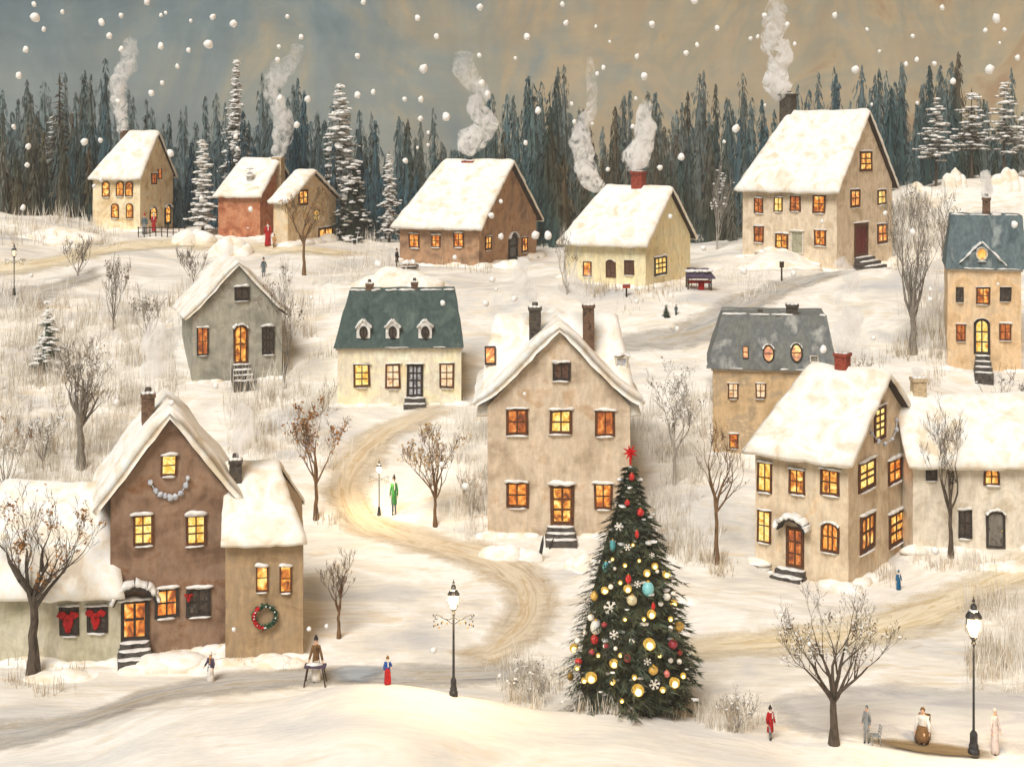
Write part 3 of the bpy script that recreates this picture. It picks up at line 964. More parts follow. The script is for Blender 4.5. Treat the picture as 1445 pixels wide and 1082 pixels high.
# 4 brown house with the wide snowy roof
h = House('brown_house', 'wide brown brick house with a broad snowy roof and smoking chimney below the forest', 676, 377, turn(676, 24), 31)
h.hipw = (1.7000000000000002, 0.0)
h.corner_body(564, 757, 316, (722, 230), wall_mat('brown_plaster', [(124, 96, 74), (152, 122, 96), (172, 136, 104), (138, 104, 78)]))
h.gable_roof(og=.45, oe=.55, T=.42, hip=(1.6, 0))
for b in ((577, 329, 592, 350), (609, 331, 622, 349), (640, 328, 655, 349)):
    h.window('front', b, 'orange', (2, 2), 0, 1.4, 1)
h.window('right', (684, 333, 693, 353), 'amber', (2, 2), 0, .5, .8)
h.door('right', (717, 328, 730, 367), 'dim', (1, 2), 1, .5, steps=0, label='dark arched door')
h.window('right', (736, 334, 744, 356), 'orange', (2, 2), 0, .5, .6)
CHIM['c'] = h.chimney((655, 227, 671, 244), M['brick_red'], pot=True)
h.drift(10, seed=14, label='drift along the wide brown brick house', size=(.5, 1.0))
# 5 yellow cream cottage
h = House('yellow_cottage', 'pale yellow cottage with thick snow roof and red brick chimney', 911, 406, turn(911, 24), 41)
h.hipw = (1.9000000000000001, 0.0)
h.corner_body(797, 974, 340, (941, 268), wall_mat('straw_plaster', [(206, 190, 142), (222, 208, 166), (212, 200, 164), (232, 220, 184)]))
h.gable_roof(og=.35, oe=.5, T=.42, hip=(1.8, 0))
h.window('front', (823, 369, 835, 390), 'orange', (1, 2), 0, 0, .6)
h.window('front', (855, 366, 869, 391), 'plum', (2, 2), 1, .3, 0)
h.window('front', (881, 367, 895, 388), 'plum', (2, 2), 0, .4, .8)
h.window('right', (923, 361, 940, 388), 'yellow', (3, 3), 0, 1, .8, 'frame_dark')
CHIM['d'] = h.chimney((893, 242, 909, 268), M['brick_red'], pot=False)
CHIM['d2'] = h.M @ Vector((-h.L * .75, h.W / 2, h.h + h.rise + .2))
h.drift(10, seed=15, label='drift along the pale yellow cottage', size=(.5, 1.0))
# 6 big beige house up the hill
h = House('beige_house', 'big two storey beige house with dark red door at the top of the hill', 1181, 357, turn(1181, 25), 51)
h.hipw = (2.1, 0.0)
h.drop = 1.0
h.corner_body(1048, 1259, 262, (1222, 160), wall_mat('warm_grey_plaster', [(182, 164, 138), (202, 184, 158), (212, 196, 172), (192, 172, 144)]))
h.gable_roof(og=.4, oe=.5, T=.45, hip=(2.0, 0))
pad(h.M @ Vector((2.6, .3, 0)), h.M @ Vector((2.6, h.W * .7, 0)), h.p.z - 1.9, 2.3, 7.5)
for b, k in (((1064, 279, 1077, 301), 'rust'), ((1092, 278, 1105, 299), 'yellow'), ((1115, 276, 1130, 298), 'rust'), ((1147, 275, 1165, 301), 'orange'), ((1064, 319, 1078, 342), 'rust'), ((1094, 329, 1112, 351), 'amber'), ((1149, 324, 1166, 347), 'orange')):
    h.window('front', b, k, (2, 2), 0, 1.1, .8)
h.door('front', (1116, 326, 1134, 359), 'sage_door', steps=0, solid=True, cap=.6, frame='frame_pale', label='pale sage green door')
h.window('right', (1213, 213, 1230, 242), 'amber', (2, 3), 0, 1.2, 0)
h.window('right', (1200, 267, 1213, 293), 'orange', (2, 2), 0, 1, .6)
h.window('right', (1238, 267, 1250, 289), 'yellow', (2, 2), 0, 1.2, .8)
h.window('right', (1238, 315, 1252, 344), 'orange', (2, 2), 0, 1, .8)
h.door('right', (1205, 314, 1224, 361), 'red_door', steps=4, step_box=(1206, 362, 1228, 384), solid=True, cap=1, frame='frame_brown', label='dark red door')
CHIM['e'] = h.chimney((1103, 133, 1121, 163), M['brick_dark'])
h.drift(9, seed=16, label='drift along the big beige house', size=(.5, 1.1))
# 7 tan house with a blue slate roof at the picture's edge
h = House('tan_house', 'tan house with blue slate roof, round gable window and glowing arched door', 1386, 522, R(-15), 61)
h.front_body(1337, 1441, 379, 320, 6.5, wall_mat('tan_plaster', [(196, 164, 124), (214, 184, 144), (202, 176, 142), (220, 196, 160)]), 'flat')
h.hip_roof(1334, 1450, 380, 1342, 1443, 304, 1.6, 6.5, M['slate_blue'])
d = h.dormer('slope', 1386, 374, 56, 5, 'yellow', M['slate_blue'], out=.05, back=2.2, roofmat='snow_cool', name='gable')
h.window('dorm', (1377, 349, 1394, 368), 'amber', (1, 1), 2, .5, .5, 'frame_pale', parent=d)
h.window('front', (1349, 405, 1360, 426), 'dim', (2, 2), 0, 0, .3, 'frame_dark')
h.window('front', (1377, 405, 1397, 429), 'orange', (2, 2), 0, .5, .5)
h.window('front', (1411, 405, 1427, 425), 'dim', (2, 2), 0, .3, .3, 'frame_dark')
h.window('front', (1349, 457, 1363, 481), 'rust', (2, 2), 0, 1.2, .5)
h.window('front', (1410, 456, 1427, 480), 'rust', (2, 2), 0, 1.2, .8)
h.door('front', (1374, 449, 1397, 500), 'yellow', (2, 3), 1, .3, steps=4, step_box=(1376, 501, 1397, 526), label='arched glazed door')
CHIM['f'] = h.chimney((1386, 279, 1398, 308), M['brick_brown'], y=2.4)
h.drift(7, seed=17, label='drift at the foot of the tan house with slate roof', size=(.4, .9))
# 8 grey cottage
h = House('grey_cottage', 'grey gabled cottage with snowy roof, white steps and glowing arched door', 332, 536, R(19), 71)
h.front_body(272, 398, 444, 374, 7, wall_mat('grey_plaster', [(128, 126, 116), (148, 146, 134), (164, 160, 146), (138, 134, 122)]), 'y')
h.gable_roof(og=.25, oe=.35, T=.4, flare=.25)
h.window('front', (331, 404, 352, 424), 'dim', (2, 1), 0, 1.4, .8, 'frame_dark')
h.window('front', (278, 461, 294, 501), 'rust', (2, 2), 0, 1.2, .8, 'frame_dark')
h.window('front', (369, 460, 387, 500), 'dim', (3, 2), 0, 1.2, .8, 'frame_dark')
h.door('front', (329, 458, 350, 513), 'amber', (2, 2), 1, 1.3, 'frame_brown', steps=4, step_box=(328, 513, 353, 537))
h.drift(8, seed=18, label='drift at the foot of the grey gabled cottage', size=(.4, .9))
# 9 cream cottage with green slate roof
h = House('slate_roof_cottage', 'cream cottage with green slate roof, three small dormers and a grey door', 560, 571, R(3), 81)
h.front_body(476, 651, 491, 420, 6.0, wall_mat('pale_cream_plaster', [(224, 206, 168), (234, 220, 188), (214, 204, 184), (238, 228, 204)]), 'flat')
h.hip_roof(470, 655, 491, 493, 642, 410, 1.9, 6.0, M['slate_teal'])
for cx in (513, 554, 600):
    d = h.dormer('slope', cx, 469, 19, 15, 'dim', 'snow_cool', out=.3, back=1.0)
    h.window('dorm', (cx - 6, 460, cx + 6, 478), 'dim', (2, 1), 2, 0, 0, 'frame_dark', parent=d)
h.window('front', (499, 513, 522, 546), 'yellow', (2, 3), 0, .6, .5, 'frame_brown')
h.window('front', (544, 513, 565, 548), 'peach', (2, 3), 0, .6, .4, 'frame_brown')
h.window('front', (620, 512, 641, 547), 'peach', (2, 3), 0, .6, .4, 'frame_brown')
h.door('front', (574, 513, 597, 560), 'slateglass', (3, 4), 0, .6, 'frame_dark', steps=2, step_box=(571, 560, 600, 573), label='grey blue glazed door')
h.chimney((516, 400, 527, 421), M['brick_brown'], y=2.2)
h.chimney((580, 398, 590, 411), M['brick_brown'], y=2.8)
h.drift(10, seed=19, label='drift at the foot of the cream cottage with green slate roof', size=(.4, .9))
# 10 large gabled house in the centre
h = House('gabled_house', 'large greige gabled house with orange windows behind the christmas tree', 790, 755, 0, 91)
h.front_body(688, 889, 573, 466, 9, wall_mat('greige_plaster', [(168, 150, 128), (188, 170, 146), (200, 184, 162), (184, 158, 128)]), 'y')
x0_, x1_, y0_, y1_ = h.box
keep = (h.box, h.axis, h.rise)
h.faces['ridge'] = (Vector((0, 4.4, 0)), Vector((0, -1, 0)))
h.box, h.axis = (x0_ - .25, x1_ + .25, .9, 7.9), 'x'
h.rise = h.hit('ridge', 790, 450).z - h.h
h.gable_roof(og=.3, oe=.4, T=.45, hip=(.9, 1.0))
h.faces['slope'] = (Vector((0, .9, h.h)), Vector((0, -h.rise, 3.5)).normalized())
h.window('slope', (684, 496, 700, 521), 'orange', (1, 1), 0, 0, 0, 'frame_dark', 'skylight', parent=h.roof, lift=.56)
dm = h.dormer('slope', 877, 514, 20, 26, 'slateglass', 'frame_pale', out=.5, back=1.6, gable=False)
h.window('dorm', (869, 504, 885, 527), 'slateglass', (2, 1), 0, 0, 0, 'frame_pale', parent=dm)
h.box, h.axis, h.rise = keep
h.gable_roof(og=.35, oe=.5, T=.5, flare=.45)
h.window('front', (779, 511, 805, 537), 'plum', (2, 1), 0, 1.6, 1, 'frame_dark')
h.window('front', (714, 576, 745, 614), 'rust', (2, 2), 0, 1.3, 1)
h.window('front', (775, 577, 808, 612), 'yellow', (2, 2), 0, 1.6, 1)
h.window('front', (840, 578, 868, 615), 'rust', (2, 1), 0, 1.4, 1)
h.window('front', (714, 679, 746, 716), 'orange', (2, 2), 0, 1.4, .8)
h.window('front', (838, 681, 865, 718), 'orange', (2, 2), 0, 1.4, .8)
h.door('front', (776, 683, 810, 740), 'amber', (2, 3), 0, 1.6, 'frame_brown', steps=3, step_box=(772, 741, 810, 758))
CHIM['g'] = h.chimney((746, 433, 764, 472), M['brick_dark'], y=2.2)
CHIM['h'] = h.chimney((822, 430, 839, 468), M['brick_brown'], y=2.2, pot=False)
h.drift(10, seed=20, label='drift at the foot of the large greige gabled house', size=(.5, 1.0))
HC10 = h
# 11 tan mansard house behind the corner house
h = House('mansard_house', 'tan house with grey mansard roof and oval roof windows behind the big corner house', 1092, 642, R(-8), 111)
h.front_body(1006, 1178, 523, 440, 6.5, wall_mat('ochre_plaster', [(176, 150, 112), (198, 170, 130), (168, 148, 120), (206, 182, 146)]), 'flat')
h.hip_roof(997, 1184, 522, 1019, 1166, 445, 1.2, 6.5, M['slate_grey'])
h.window('front', (1027, 540, 1042, 562), 'peach', (2, 2), 0, .4, .3)
h.window('front', (1066, 540, 1081, 562), 'peach', (2, 2), 0, .4, .3)
h.window('front', (1029, 611, 1042, 632), 'orange', (1, 2), 0, 1, .3)
h.window('slope', (1048, 489, 1056, 506), 'orange', (1, 2), 0, 0, 0, 'frame_dark', 'roof_window')
h.window('slope', (1076, 487, 1093, 512), 'orange', (1, 2), 2, 1.0, 0, 'frame_dark', 'roof_window')
h.window('slope', (1115, 485, 1133, 512), 'amber', (1, 2), 2, .8, 0, 'frame_dark', 'roof_window')
h.window('slope', (1143, 502, 1155, 512), 'grey_door', (1, 1), 0, 0, 0, 'frame_pale', 'roof_window')
h.chimney((1069, 437, 1076, 456), M['brick_dark'], y=1.8, pot=False, cap=False)
h.chimney((1109, 429, 1127, 446), M['brick_dark'], y=2.4, pot=False)
h.drift(10, seed=21, label='drift at the foot of the tan mansard house', size=(.4, .9))
# 12 big corner house
h = House('corner_house', 'big sand coloured corner house with many lit windows and a snow capped door canopy', 1197, 829, turn(1197, 23), 121)
h.hipw = (1.5, 0.0)
h.corner_body(1066, 1291, 645, (1244, 532), wall_mat('sand_plaster', [(180, 160, 132), (198, 178, 150), (208, 192, 166), (202, 172, 134)]))
h.gable_roof(og=.4, oe=.45, T=.5, hip=(1.4, 0))
for b, k in (((1069, 651, 1090, 694), 'yellow'), ((1114, 661, 1136, 697), 'amber'), ((1158, 661, 1185, 698), 'amber'), ((1069, 719, 1088, 765), 'yellow')):
    h.window('front', b, k, (2, 2), 0, 1, .9)
h.window('front', (1159, 736, 1185, 779), 'orange', (3, 2), 1, 1.2, .5)
h.door('front', (1110, 744, 1135, 800), 'rust', (2, 3), 0, 0, 'frame_brown', steps=4, step_box=(1099, 801, 1137, 830), canopy=True)
h.window('right', (1233, 571, 1249, 620), 'yellow', (2, 4), 0, 1, 0)
h.window('right', (1211, 648, 1234, 691), 'yellow', (2, 3), 0, 1, 1)
h.window('right', (1253, 646, 1271, 681), 'orange', (2, 2), 0, 1.4, 1.4)
h.window('right', (1213, 723, 1234, 777), 'amber', (3, 2), 0, 1.2, .7)
h.window('right', (1254, 720, 1274, 768), 'amber', (2, 3), 0, 1, .7)
HCORNER = h
CHIM['i'] = h.chimney((1180, 497, 1198, 529), M['brick_red'], pot=False)
h.drift(12, seed=22, label='drift along the big sand coloured corner house', size=(.5, 1.0))
# 13 pale house at the picture's edge
h = House('pale_house', 'pale grey house with arched grey door beyond the big corner house', 1375, 774, 0, 131)
h.front_body(1288, 1476, 646, 563, 6, wall_mat('pale_grey_plaster', [(180, 170, 152), (200, 190, 172), (212, 204, 188), (190, 178, 156)]), 'x')
h.gable_roof(og=.3, oe=.4, T=.45)
h.window('front', (1306, 652, 1322, 677), 'dim', (2, 2), 0, .3, .3, 'frame_dark')
h.window('front', (1388, 659, 1410, 684), 'amber', (2, 2), 1, .6, 1)
h.window('front', (1352, 718, 1371, 759), 'dim', (2, 2), 0, 1, .8, 'frame_dark')
h.door('front', (1391, 719, 1418, 773), 'grey_door', arch=1, steps=0, solid=True, cap=1.3, frame='frame_dark', label='arched grey door')
CHIM['j'] = h.chimney((1286, 533, 1306, 566), M['brick_tan'], pot=False)
h.drift(9, seed=23, label='drift at the foot of the pale grey house', size=(.4, .9))
# 14 brown gabled house in front
h = House('brown_gabled_house', 'tall brown gabled house with two bright yellow windows and double glass doors', 240, 919, R(16), 141)
h.front_body(156, 321, 697, 589, 6.0, wall_mat('umber_plaster', [(108, 84, 66), (130, 104, 84), (142, 118, 98), (126, 90, 62)]), 'y')
h.gable_roof(og=.35, oe=.45, T=.5, flare=.1)
h.window('front', (227, 641, 250, 671), 'yellow', (1, 2), 0, 1.6, .8)
h.window('front', (187, 725, 217, 769), 'yellow', (2, 3), 0, 1.5, .8)
h.window('front', (262, 725, 291, 769), 'yellow', (2, 3), 0, 1.5, .8)
h.window('front', (219, 829, 252, 871), 'orange', (2, 2), 0, 1.5, .9, 'frame_dark')
h.window('front', (263, 827, 298, 869), 'dim', (2, 2), 0, 1.6, 1, 'frame_dark')
h.door('front', (170, 845, 210, 903), 'orange', (2, 2), 0, 1.2, 'frame_dark', steps=3, step_box=(169, 903, 211, 923), canopy=True, label='double glass doors glowing orange')
CHIM['k'] = h.chimney((199, 555, 219, 603), M['brick_brown'], y=2.6)
h.drift(8, seed=24, label='drift at the foot of the tall brown gabled house', size=(.5, .9))
H14 = h
# 15 tan annex
h = House('tan_annex', 'low tan annex with a green wreath on its wall beside the brown gabled house', 372, 929, R(9), 151)
h.hipw = (0.0, 1.3)
h.front_body(318, 428, 756, 655, 6.5, wall_mat('khaki_plaster', [(140, 118, 90), (162, 138, 106), (150, 130, 104), (172, 148, 116)]), 'x')
h.gable_roof(og=.1, oe=.3, T=.3, hip=(0, 1.3))
h.window('front', (361, 797, 379, 834), 'amber', (1, 2), 0, 1.3, .6)
h.window('front', (395, 797, 412, 835), 'amber', (1, 2), 0, 1.3, .6)
CHIM['l'] = h.chimney((323, 648, 342, 690), M['brick_dark'], y=2.3)
h.drift(7, seed=25, label='drift at the foot of the tan annex with the wreath', size=(.5, .9))
H15 = h
# 16 sage annex
h = House('sage_annex', 'low sage green annex with red bows on its two windows behind the great bare tree', 90, 934, 0, 161)
h.hipw = (0.0, 1.9000000000000001)
h.front_body(-24, 170, 821, 690, 6.5, wall_mat('sage_plaster', [(162, 156, 132), (180, 174, 150), (194, 188, 168), (172, 164, 138)]), 'x')
h.gable_roof(og=.3, oe=.45, T=.5, hip=(0, 1.8))
h.window('front', (84, 854, 111, 896), 'dim', (2, 1), 0, 1.2, .6, 'frame_dark')
h.window('front', (122, 854, 153, 892), 'dim', (2, 1), 0, 1.4, .8, 'frame_dark')
h.drift(9, seed=26, label='drift at the foot of the low sage green annex', size=(.5, .9))
H16 = h

make_ground()
TANR = road_mat('trodden_snow', [(176, 158, 130), (202, 185, 158), (216, 202, 178), (192, 168, 130), (226, 214, 194)])
GREYR = road_mat('grey_slush', [(146, 145, 142), (172, 169, 164), (192, 187, 178), (168, 156, 134), (204, 199, 190)])
OCHR = road_mat('ochre_slush', [(190, 168, 126), (216, 200, 168), (230, 218, 192), (204, 182, 138), (208, 204, 194)])
ICEM = road_mat('pond_ice', [(180, 180, 180), (196, 193, 192), (208, 206, 200), (190, 192, 186)], soft=.4)
road('lane', [(640, 572, .9), (590, 590, 1.2), (545, 610, 1.6), (512, 640, 1.9), (492, 675, 1.9), (490, 705, 1.7), (515, 738, 1.6), (575, 760, 1.7), (650, 778, 1.8), (710, 800, 2.0), (748, 835, 1.9), (742, 880, 1.7), (700, 918, 1.5), (640, 940, 1.5)], TANR, .09, 1)
road('road', [(-60, 1050, 1.6), (40, 1035, 1.5), (130, 1012, 1.4), (210, 985, 1.3), (300, 968, 1.3), (400, 958, 1.3), (500, 955, 1.3), (600, 955, 1.4), (700, 952, 1.4), (780, 945, 1.2)], GREYR, .06, 2)
road('street', [(900, 925, 1.2), (980, 915, 1.5), (1080, 908, 1.7), (1180, 900, 1.9), (1270, 880, 2.0), (1340, 852, 2.0), (1400, 825, 1.8), (1500, 790, 1.6)], OCHR, .06, 3)
road('upper_street', [(845, 490, 1.6), (900, 484, 2.2), (960, 476, 2.4), (1010, 458, 2.2), (1050, 432, 2.0), (1100, 408, 1.8), (1160, 390, 1.6), (1230, 378, 1.4)], GREYR, .06, 4)
road('hill_path', [(-40, 385, 2.6), (60, 372, 2.8), (150, 352, 2.6), (240, 345, 2.4), (330, 346, 2.2), (430, 352, 2.0), (520, 360, 1.6)], OCHR, .06, 5)
road('hill_track', [(-40, 432, 2.2), (40, 415, 2.2), (100, 398, 1.8), (150, 382, 1.2)], GREYR, .1, 6)
road('ice', [(1080, 1012, 1.2), (1150, 1005, 2.6), (1240, 1000, 3.0), (1330, 1005, 3.2), (1460, 1010, 3.2), (1560, 1010, 3.)], ICEM, .05, 7)
SH = road_mat('blue_slush', [(132, 142, 152), (158, 164, 168), (186, 186, 182)], soft=.3)
road('meltwater', [(455, 962, .5), (490, 954, 1.0), (520, 954, 1.0), (545, 962, .6)], SH, .12, 8)
MUD = road_mat('bare_mud', [(92, 78, 56), (128, 110, 82), (150, 136, 112)], soft=.4)
road('mud', [(1212, 1046, .25), (1260, 1052, .55), (1320, 1060, .6), (1380, 1066, .4), (1420, 1071, .2)], MUD, .12, 9)

# ------------------------------------------------------------------ trees and plants
BARK = {
    'dark': paint('dark_bark', [(60, 52, 44), (94, 82, 70), (48, 42, 36)], big=(3, 3, 1), fine=(9, 9, 2), fa=.3),
    'brown': paint('brown_bark', [(94, 70, 46), (126, 98, 68), (74, 56, 40)], big=(3, 3, 1), fine=(9, 9, 2), fa=.3),
    'grey': paint('grey_bark', [(112, 104, 94), (142, 134, 122), (92, 86, 80)], big=(3, 3, 1), fine=(9, 9, 2), fa=.3),
    'faint': paint('pale_grey_bark', [(152, 146, 136), (176, 168, 156), (134, 128, 120)], big=(3, 3, 1), fine=(9, 9, 2), fa=.2),
}
LEAF = {
    'orange': paint('orange_dry_leaf', [(150, 96, 44), (186, 132, 66), (122, 80, 48), (200, 150, 84)], big=(5, 5, 5), bump=0),
    'brown': paint('brown_dry_leaf', [(96, 76, 60), (130, 106, 84), (80, 64, 54), (150, 116, 84)], big=(5, 5, 5), bump=0),
    'grey': paint('grey_seed_head', [(124, 118, 110), (152, 144, 134), (104, 98, 92)], big=(5, 5, 5), bump=0),
    'tan': paint('tan_dry_leaf', [(176, 146, 104), (204, 176, 132), (156, 124, 86)], big=(5, 5, 5), bump=0),
}

def leafquad(mb, c, r, rnd, lon=1.0):
    a = Vector((rnd.gauss(0, 1), rnd.gauss(0, 1), rnd.gauss(0, 1))).normalized()
    b = a.cross(Vector((rnd.gauss(0, 1), rnd.gauss(0, 1), rnd.gauss(0, 1)))).normalized()
    a = (a + Vector((0, 0, 1)) * (lon - 1)).normalized() * r * lon
    b = b * r * .55
    mb.add([c - a * .6, c + b, c + a, c - b * .9], [(0, 1, 2, 3)])

def bare_tree(px, py, hpx, wpx, label, seed=0, bark='dark', leaf=None, nleaf=0, snow=0, trunk=.35, limbs=5, name='bare_tree', lean=0., levels=4, thick=1.0, group=None, dense=1.0, lsize=1.0, up=.5, cat='tree'):
    base = ground(px, py)
    s = base.y / F
    h, hw = hpx * s, wpx * s / 2
    rnd = random.Random(seed)
    root = empty(name, base, label, cat, 0, group)
    tr, tw, lf, sn = MB(), MB(), MB(), MB()
    rmin = .23 * s
    r0 = max(2.2 * s, h * .02) * thick
    fork = h * trunk
    # trunk
    pts = []
    for i in range(7):
        t = i / 6
        pts.append(Vector((lean * h * t * t + rnd.uniform(-.01, .01) * h * t, rnd.uniform(-.01, .01) * h * t, fork * t - .3 * (i == 0))))
    rad = [r0 * (1.7 if i == 0 else 1.25 if i == 1 else 1.08 - .4 * i / 6) for i in range(7)]
    tr.tube(pts, rad, 8)
    top = pts[-1]
    ends = []
    def grow(p, d, ln, r, lev):
        n = 5
        q = [p]
        rr = [r]
        dd = d.copy()
        for i in range(n):
            k = (i + 1) / n
            dd = (dd + Vector((rnd.gauss(0, .10), rnd.gauss(0, .10), up * .16 + rnd.gauss(0, .06)))).normalized()
            q.append(q[-1] + dd * ln / n)
            rr.append(max(rmin * .8, r * (1 - .62 * k)))
        (tr if lev == 0 else tw).tube(q, rr, 6 if lev == 0 else (4 if lev < 3 else 3), cap=False)
        if lev >= 2:
            ends.append((q[-1], dd)); 
            if lev >= 3: ends.append((q[2], dd))
        if lev < levels:
            kids = int(round((rnd.choice([2, 3, 3, 4]) if lev else rnd.choice([3, 4])) * dense))
            for j in range(kids):
                i = rnd.choice([1, 2, 3, 4, 5, 5]) if j else 5
                side = Vector((rnd.gauss(0, 1), rnd.gauss(0, .8), rnd.gauss(.1, .4))).normalized()
                nd = (dd * 1.0 + side * rnd.uniform(.35, .75)).normalized()
                grow(q[i], nd, ln * rnd.uniform(.45, .72), max(rmin, rr[i] * .62), lev + 1)
    for i in range(limbs):
        t = (i + .5) / limbs * 2 - 1 + rnd.uniform(-.12, .12)
        z0 = top if i % 2 == 0 else pts[5]
        d = Vector((t * hw * 1.0, rnd.uniform(-.6, .6) * hw, (h - fork) * (.75 - .25 * abs(t)))).normalized()
        L = math.hypot(t * hw, (h - fork) * (1 - .35 * abs(t))) * rnd.uniform(.46, .58)
        grow(z0, d, L, r0 * (.62 - .15 * abs(t)), 0)
    # keep within the crown seen
    mz = max((v[2] for v in tw.v), default=h)
    mx = max((abs(v[0]) for v in tw.v), default=hw)
    fz, fx = h / mz, min(1.3, hw / mx)
    def fit(v):
        k = min(1, max(0, (v[2] - fork * .8) / max(.01, h * .25)))
        return (v[0] * (1 + (fx - 1) * k), v[1] * (1 + (fx - 1) * k), v[2] if v[2] < fork * .8 else fork * .8 + (v[2] - fork * .8) * (h - fork * .8) / max(.1, mz - fork * .8))
    tr.v = [fit(v) for v in tr.v]; tw.v = [fit(v) for v in tw.v]
    tr.build('trunk', BARK[bark], root)
    tw.build('branches', BARK[bark], root)
    E = [Vector(fit(e[0])) for e in ends]
    if leaf and nleaf and E:
        cl = [rnd.choice(E) for _ in range(max(3, nleaf // 14))]
        for i in range(nleaf):
            c = rnd.choice(cl) if rnd.random() < .75 else rnd.choice(E)
            c = c + Vector((rnd.gauss(0, 3.2), rnd.gauss(0, 3.2), rnd.gauss(-1, 4.5))) * s
            leafquad(lf, c, rnd.uniform(.9, 2.2) * s * lsize, rnd, 1.4)
        lf.build('dry_leaves', LEAF[leaf], root)
    if snow and E:
        for i in range(snow):
            c = rnd.choice(E)
            sn.lump(c + Vector((rnd.gauss(0, 2), rnd.gauss(0, 2), rnd.gauss(0, 2))) * s, tuple(rnd.uniform(.7, 2.4) * s * k for k in (1.3, 1, .8)), rnd.random() * 90, 1, .5)
        sn.build('snow_clumps', M['snow_cool'], root)
    return root

bare_tree(47, 951, 262, 240, 'great bare tree with a dark trunk and orange leaves before the sage annex', 5, 'dark', 'orange', 520, 70, .42, 7, thick=1.35, lsize=1.6)
bare_tree(446, 732, 195, 100, 'slim bare tree with ochre leaf clumps at the bend of the lane', 8, 'brown', 'orange', 420, 12, .3, 6, thick=.8, lsize=1.6, up=.9)
bare_tree(614, 742, 150, 108, 'bare tree with a tan dry crown beside the large gabled house', 13, 'brown', 'tan', 460, 24, .3, 6, thick=.9, lsize=1.5, up=1.0)
bare_tree(478, 900, 128, 68, 'small bare tree with upright twigs beside the tan annex', 17, 'brown', None, 0, 0, .33, 5, thick=1.0, up=1.0)
bare_tree(114, 660, 185, 120, 'large grey bare tree standing behind the brown gabled house', 21, 'grey', 'brown', 420, 40, .36, 6, thick=1.5, up=.9)
bare_tree(429, 388, 128, 78, 'bare tree with orange leaves in front of the beige cottage', 25, 'brown', 'orange', 130, 0, .4, 5, thick=.9, lsize=1.1)
bare_tree(401, 548, 190, 74, 'thin grey brown tree with a curved stem beside the grey gabled cottage', 27, 'grey', 'brown', 160, 0, .25, 5, thick=.6, lean=.03, up=.9)
bare_tree(952, 683, 165, 96, 'pale grey bare tree with fine twigs to one side of the christmas tree top', 31, 'faint', 'grey', 420, 60, .3, 5, thick=.7, up=.8)
bare_tree(1011, 795, 205, 96, 'slender brown bare tree before the mansard house and beside the corner house', 35, 'brown', 'brown', 60, 0, .42, 4, thick=.75, lsize=1.3, levels=3, up=.6)
bare_tree(1177, 1050, 235, 195, 'broad dark bare tree with snowy twigs standing on the ice', 39, 'dark', 'brown', 420, 200, .30, 7, thick=1.25, lsize=1.2)
bare_tree(1342, 785, 225, 120, 'slender dark bare tree in front of the pale grey house', 43, 'dark', 'brown', 60, 0, .30, 5, thick=.7, levels=4, up=.9)
bare_tree(1441, 700, 190, 130, 'dark bare tree cut by the picture edge beside the pale grey house', 47, 'dark', 'brown', 150, 12, .25, 5, thick=.7, up=.9)
bare_tree(1288, 497, 245, 110, 'tall feathery grey tree between the big beige house and the tan house', 51, 'grey', 'grey', 420, 0, .22, 7, thick=1.0, up=1.3, dense=1.15)
bare_tree(160, 465, 108, 52, 'feathery brown sapling on the white slope near the small fir', 55, 'grey', 'brown', 130, 0, .12, 6, thick=.6, up=1.4, levels=3)
bare_tree(208, 490, 92, 60, 'snowy grey sapling beside the grey gabled cottage', 57, 'faint', 'brown', 110, 30, .15, 6, thick=.6, up=1.2, levels=3)
bare_tree(272, 402, 62, 60, 'twiggy shrub between the hill path and the grey gabled cottage roof', 59, 'grey', 'grey', 60, 0, .08, 6, thick=.5, up=1.3, levels=3, name='bare_shrub', cat='shrub')
bare_tree(1012, 352, 130, 50, 'frosted pale birch scrub against the dark forest beside the big beige house', 61, 'faint', None, 0, 30, .1, 7, thick=.6, up=1.5, levels=3, name='bare_shrub', cat='shrub')
bare_tree(748, 992, 70, 76, 'grey brown bush in the snow beside the christmas tree', 63, 'faint', 'grey', 160, 24, .06, 7, thick=.5, up=.7, levels=3, name='bare_shrub', cat='shrub')
bare_tree(1040, 1032, 70, 66, 'grey bush with snow between the christmas tree and the person in red coat', 65, 'faint', 'grey', 180, 20, .06, 7, thick=.5, up=.6, levels=3, name='bare_shrub', cat='shrub')
bare_tree(800, 415, 100, 44, 'grey brown brush beside the pale yellow cottage', 67, 'faint', 'brown', 40, 6, .08, 6, thick=.5, up=1.4, levels=3, name='bare_shrub', cat='shrub')
bare_tree(1330, 360, 110, 66, 'bare brown thicket on the bank above the tan house', 69, 'grey', 'grey', 90, 0, .08, 7, thick=.6, up=1.4, levels=3, name='bare_shrub', cat='shrub')
bare_tree(110, 390, 60, 60, 'low brown scrub beside the hill path near the small dark lamp', 71, 'grey', 'brown', 60, 0, .08, 6, thick=.5, up=1.2, levels=3, name='bare_shrub', cat='shrub')
bare_tree(1225, 560, 70, 50, 'pale scrub above the roof of the big corner house', 73, 'faint', 'grey', 60, 0, .1, 5, thick=.5, up=1.2, levels=3, name='bare_shrub', cat='shrub')
bare_tree(665, 735, 80, 46, 'faint grey bush at the side of the large gabled house', 75, 'faint', 'tan', 80, 4, .08, 6, thick=.5, up=1.2, levels=3, name='bare_shrub', cat='shrub')
bare_tree(925, 790, 110, 60, 'pale dry bush beside the upper branches of the christmas tree', 77, 'faint', 'tan', 90, 4, .08, 6, thick=.5, up=1.3, levels=3, name='bare_shrub', cat='shrub')
bare_tree(60, 660, 90, 70, 'snow laden bush behind the great bare tree', 79, 'grey', 'orange', 50, 70, .1, 6, thick=.5, up=1.0, levels=3, name='bare_shrub', cat='shrub')
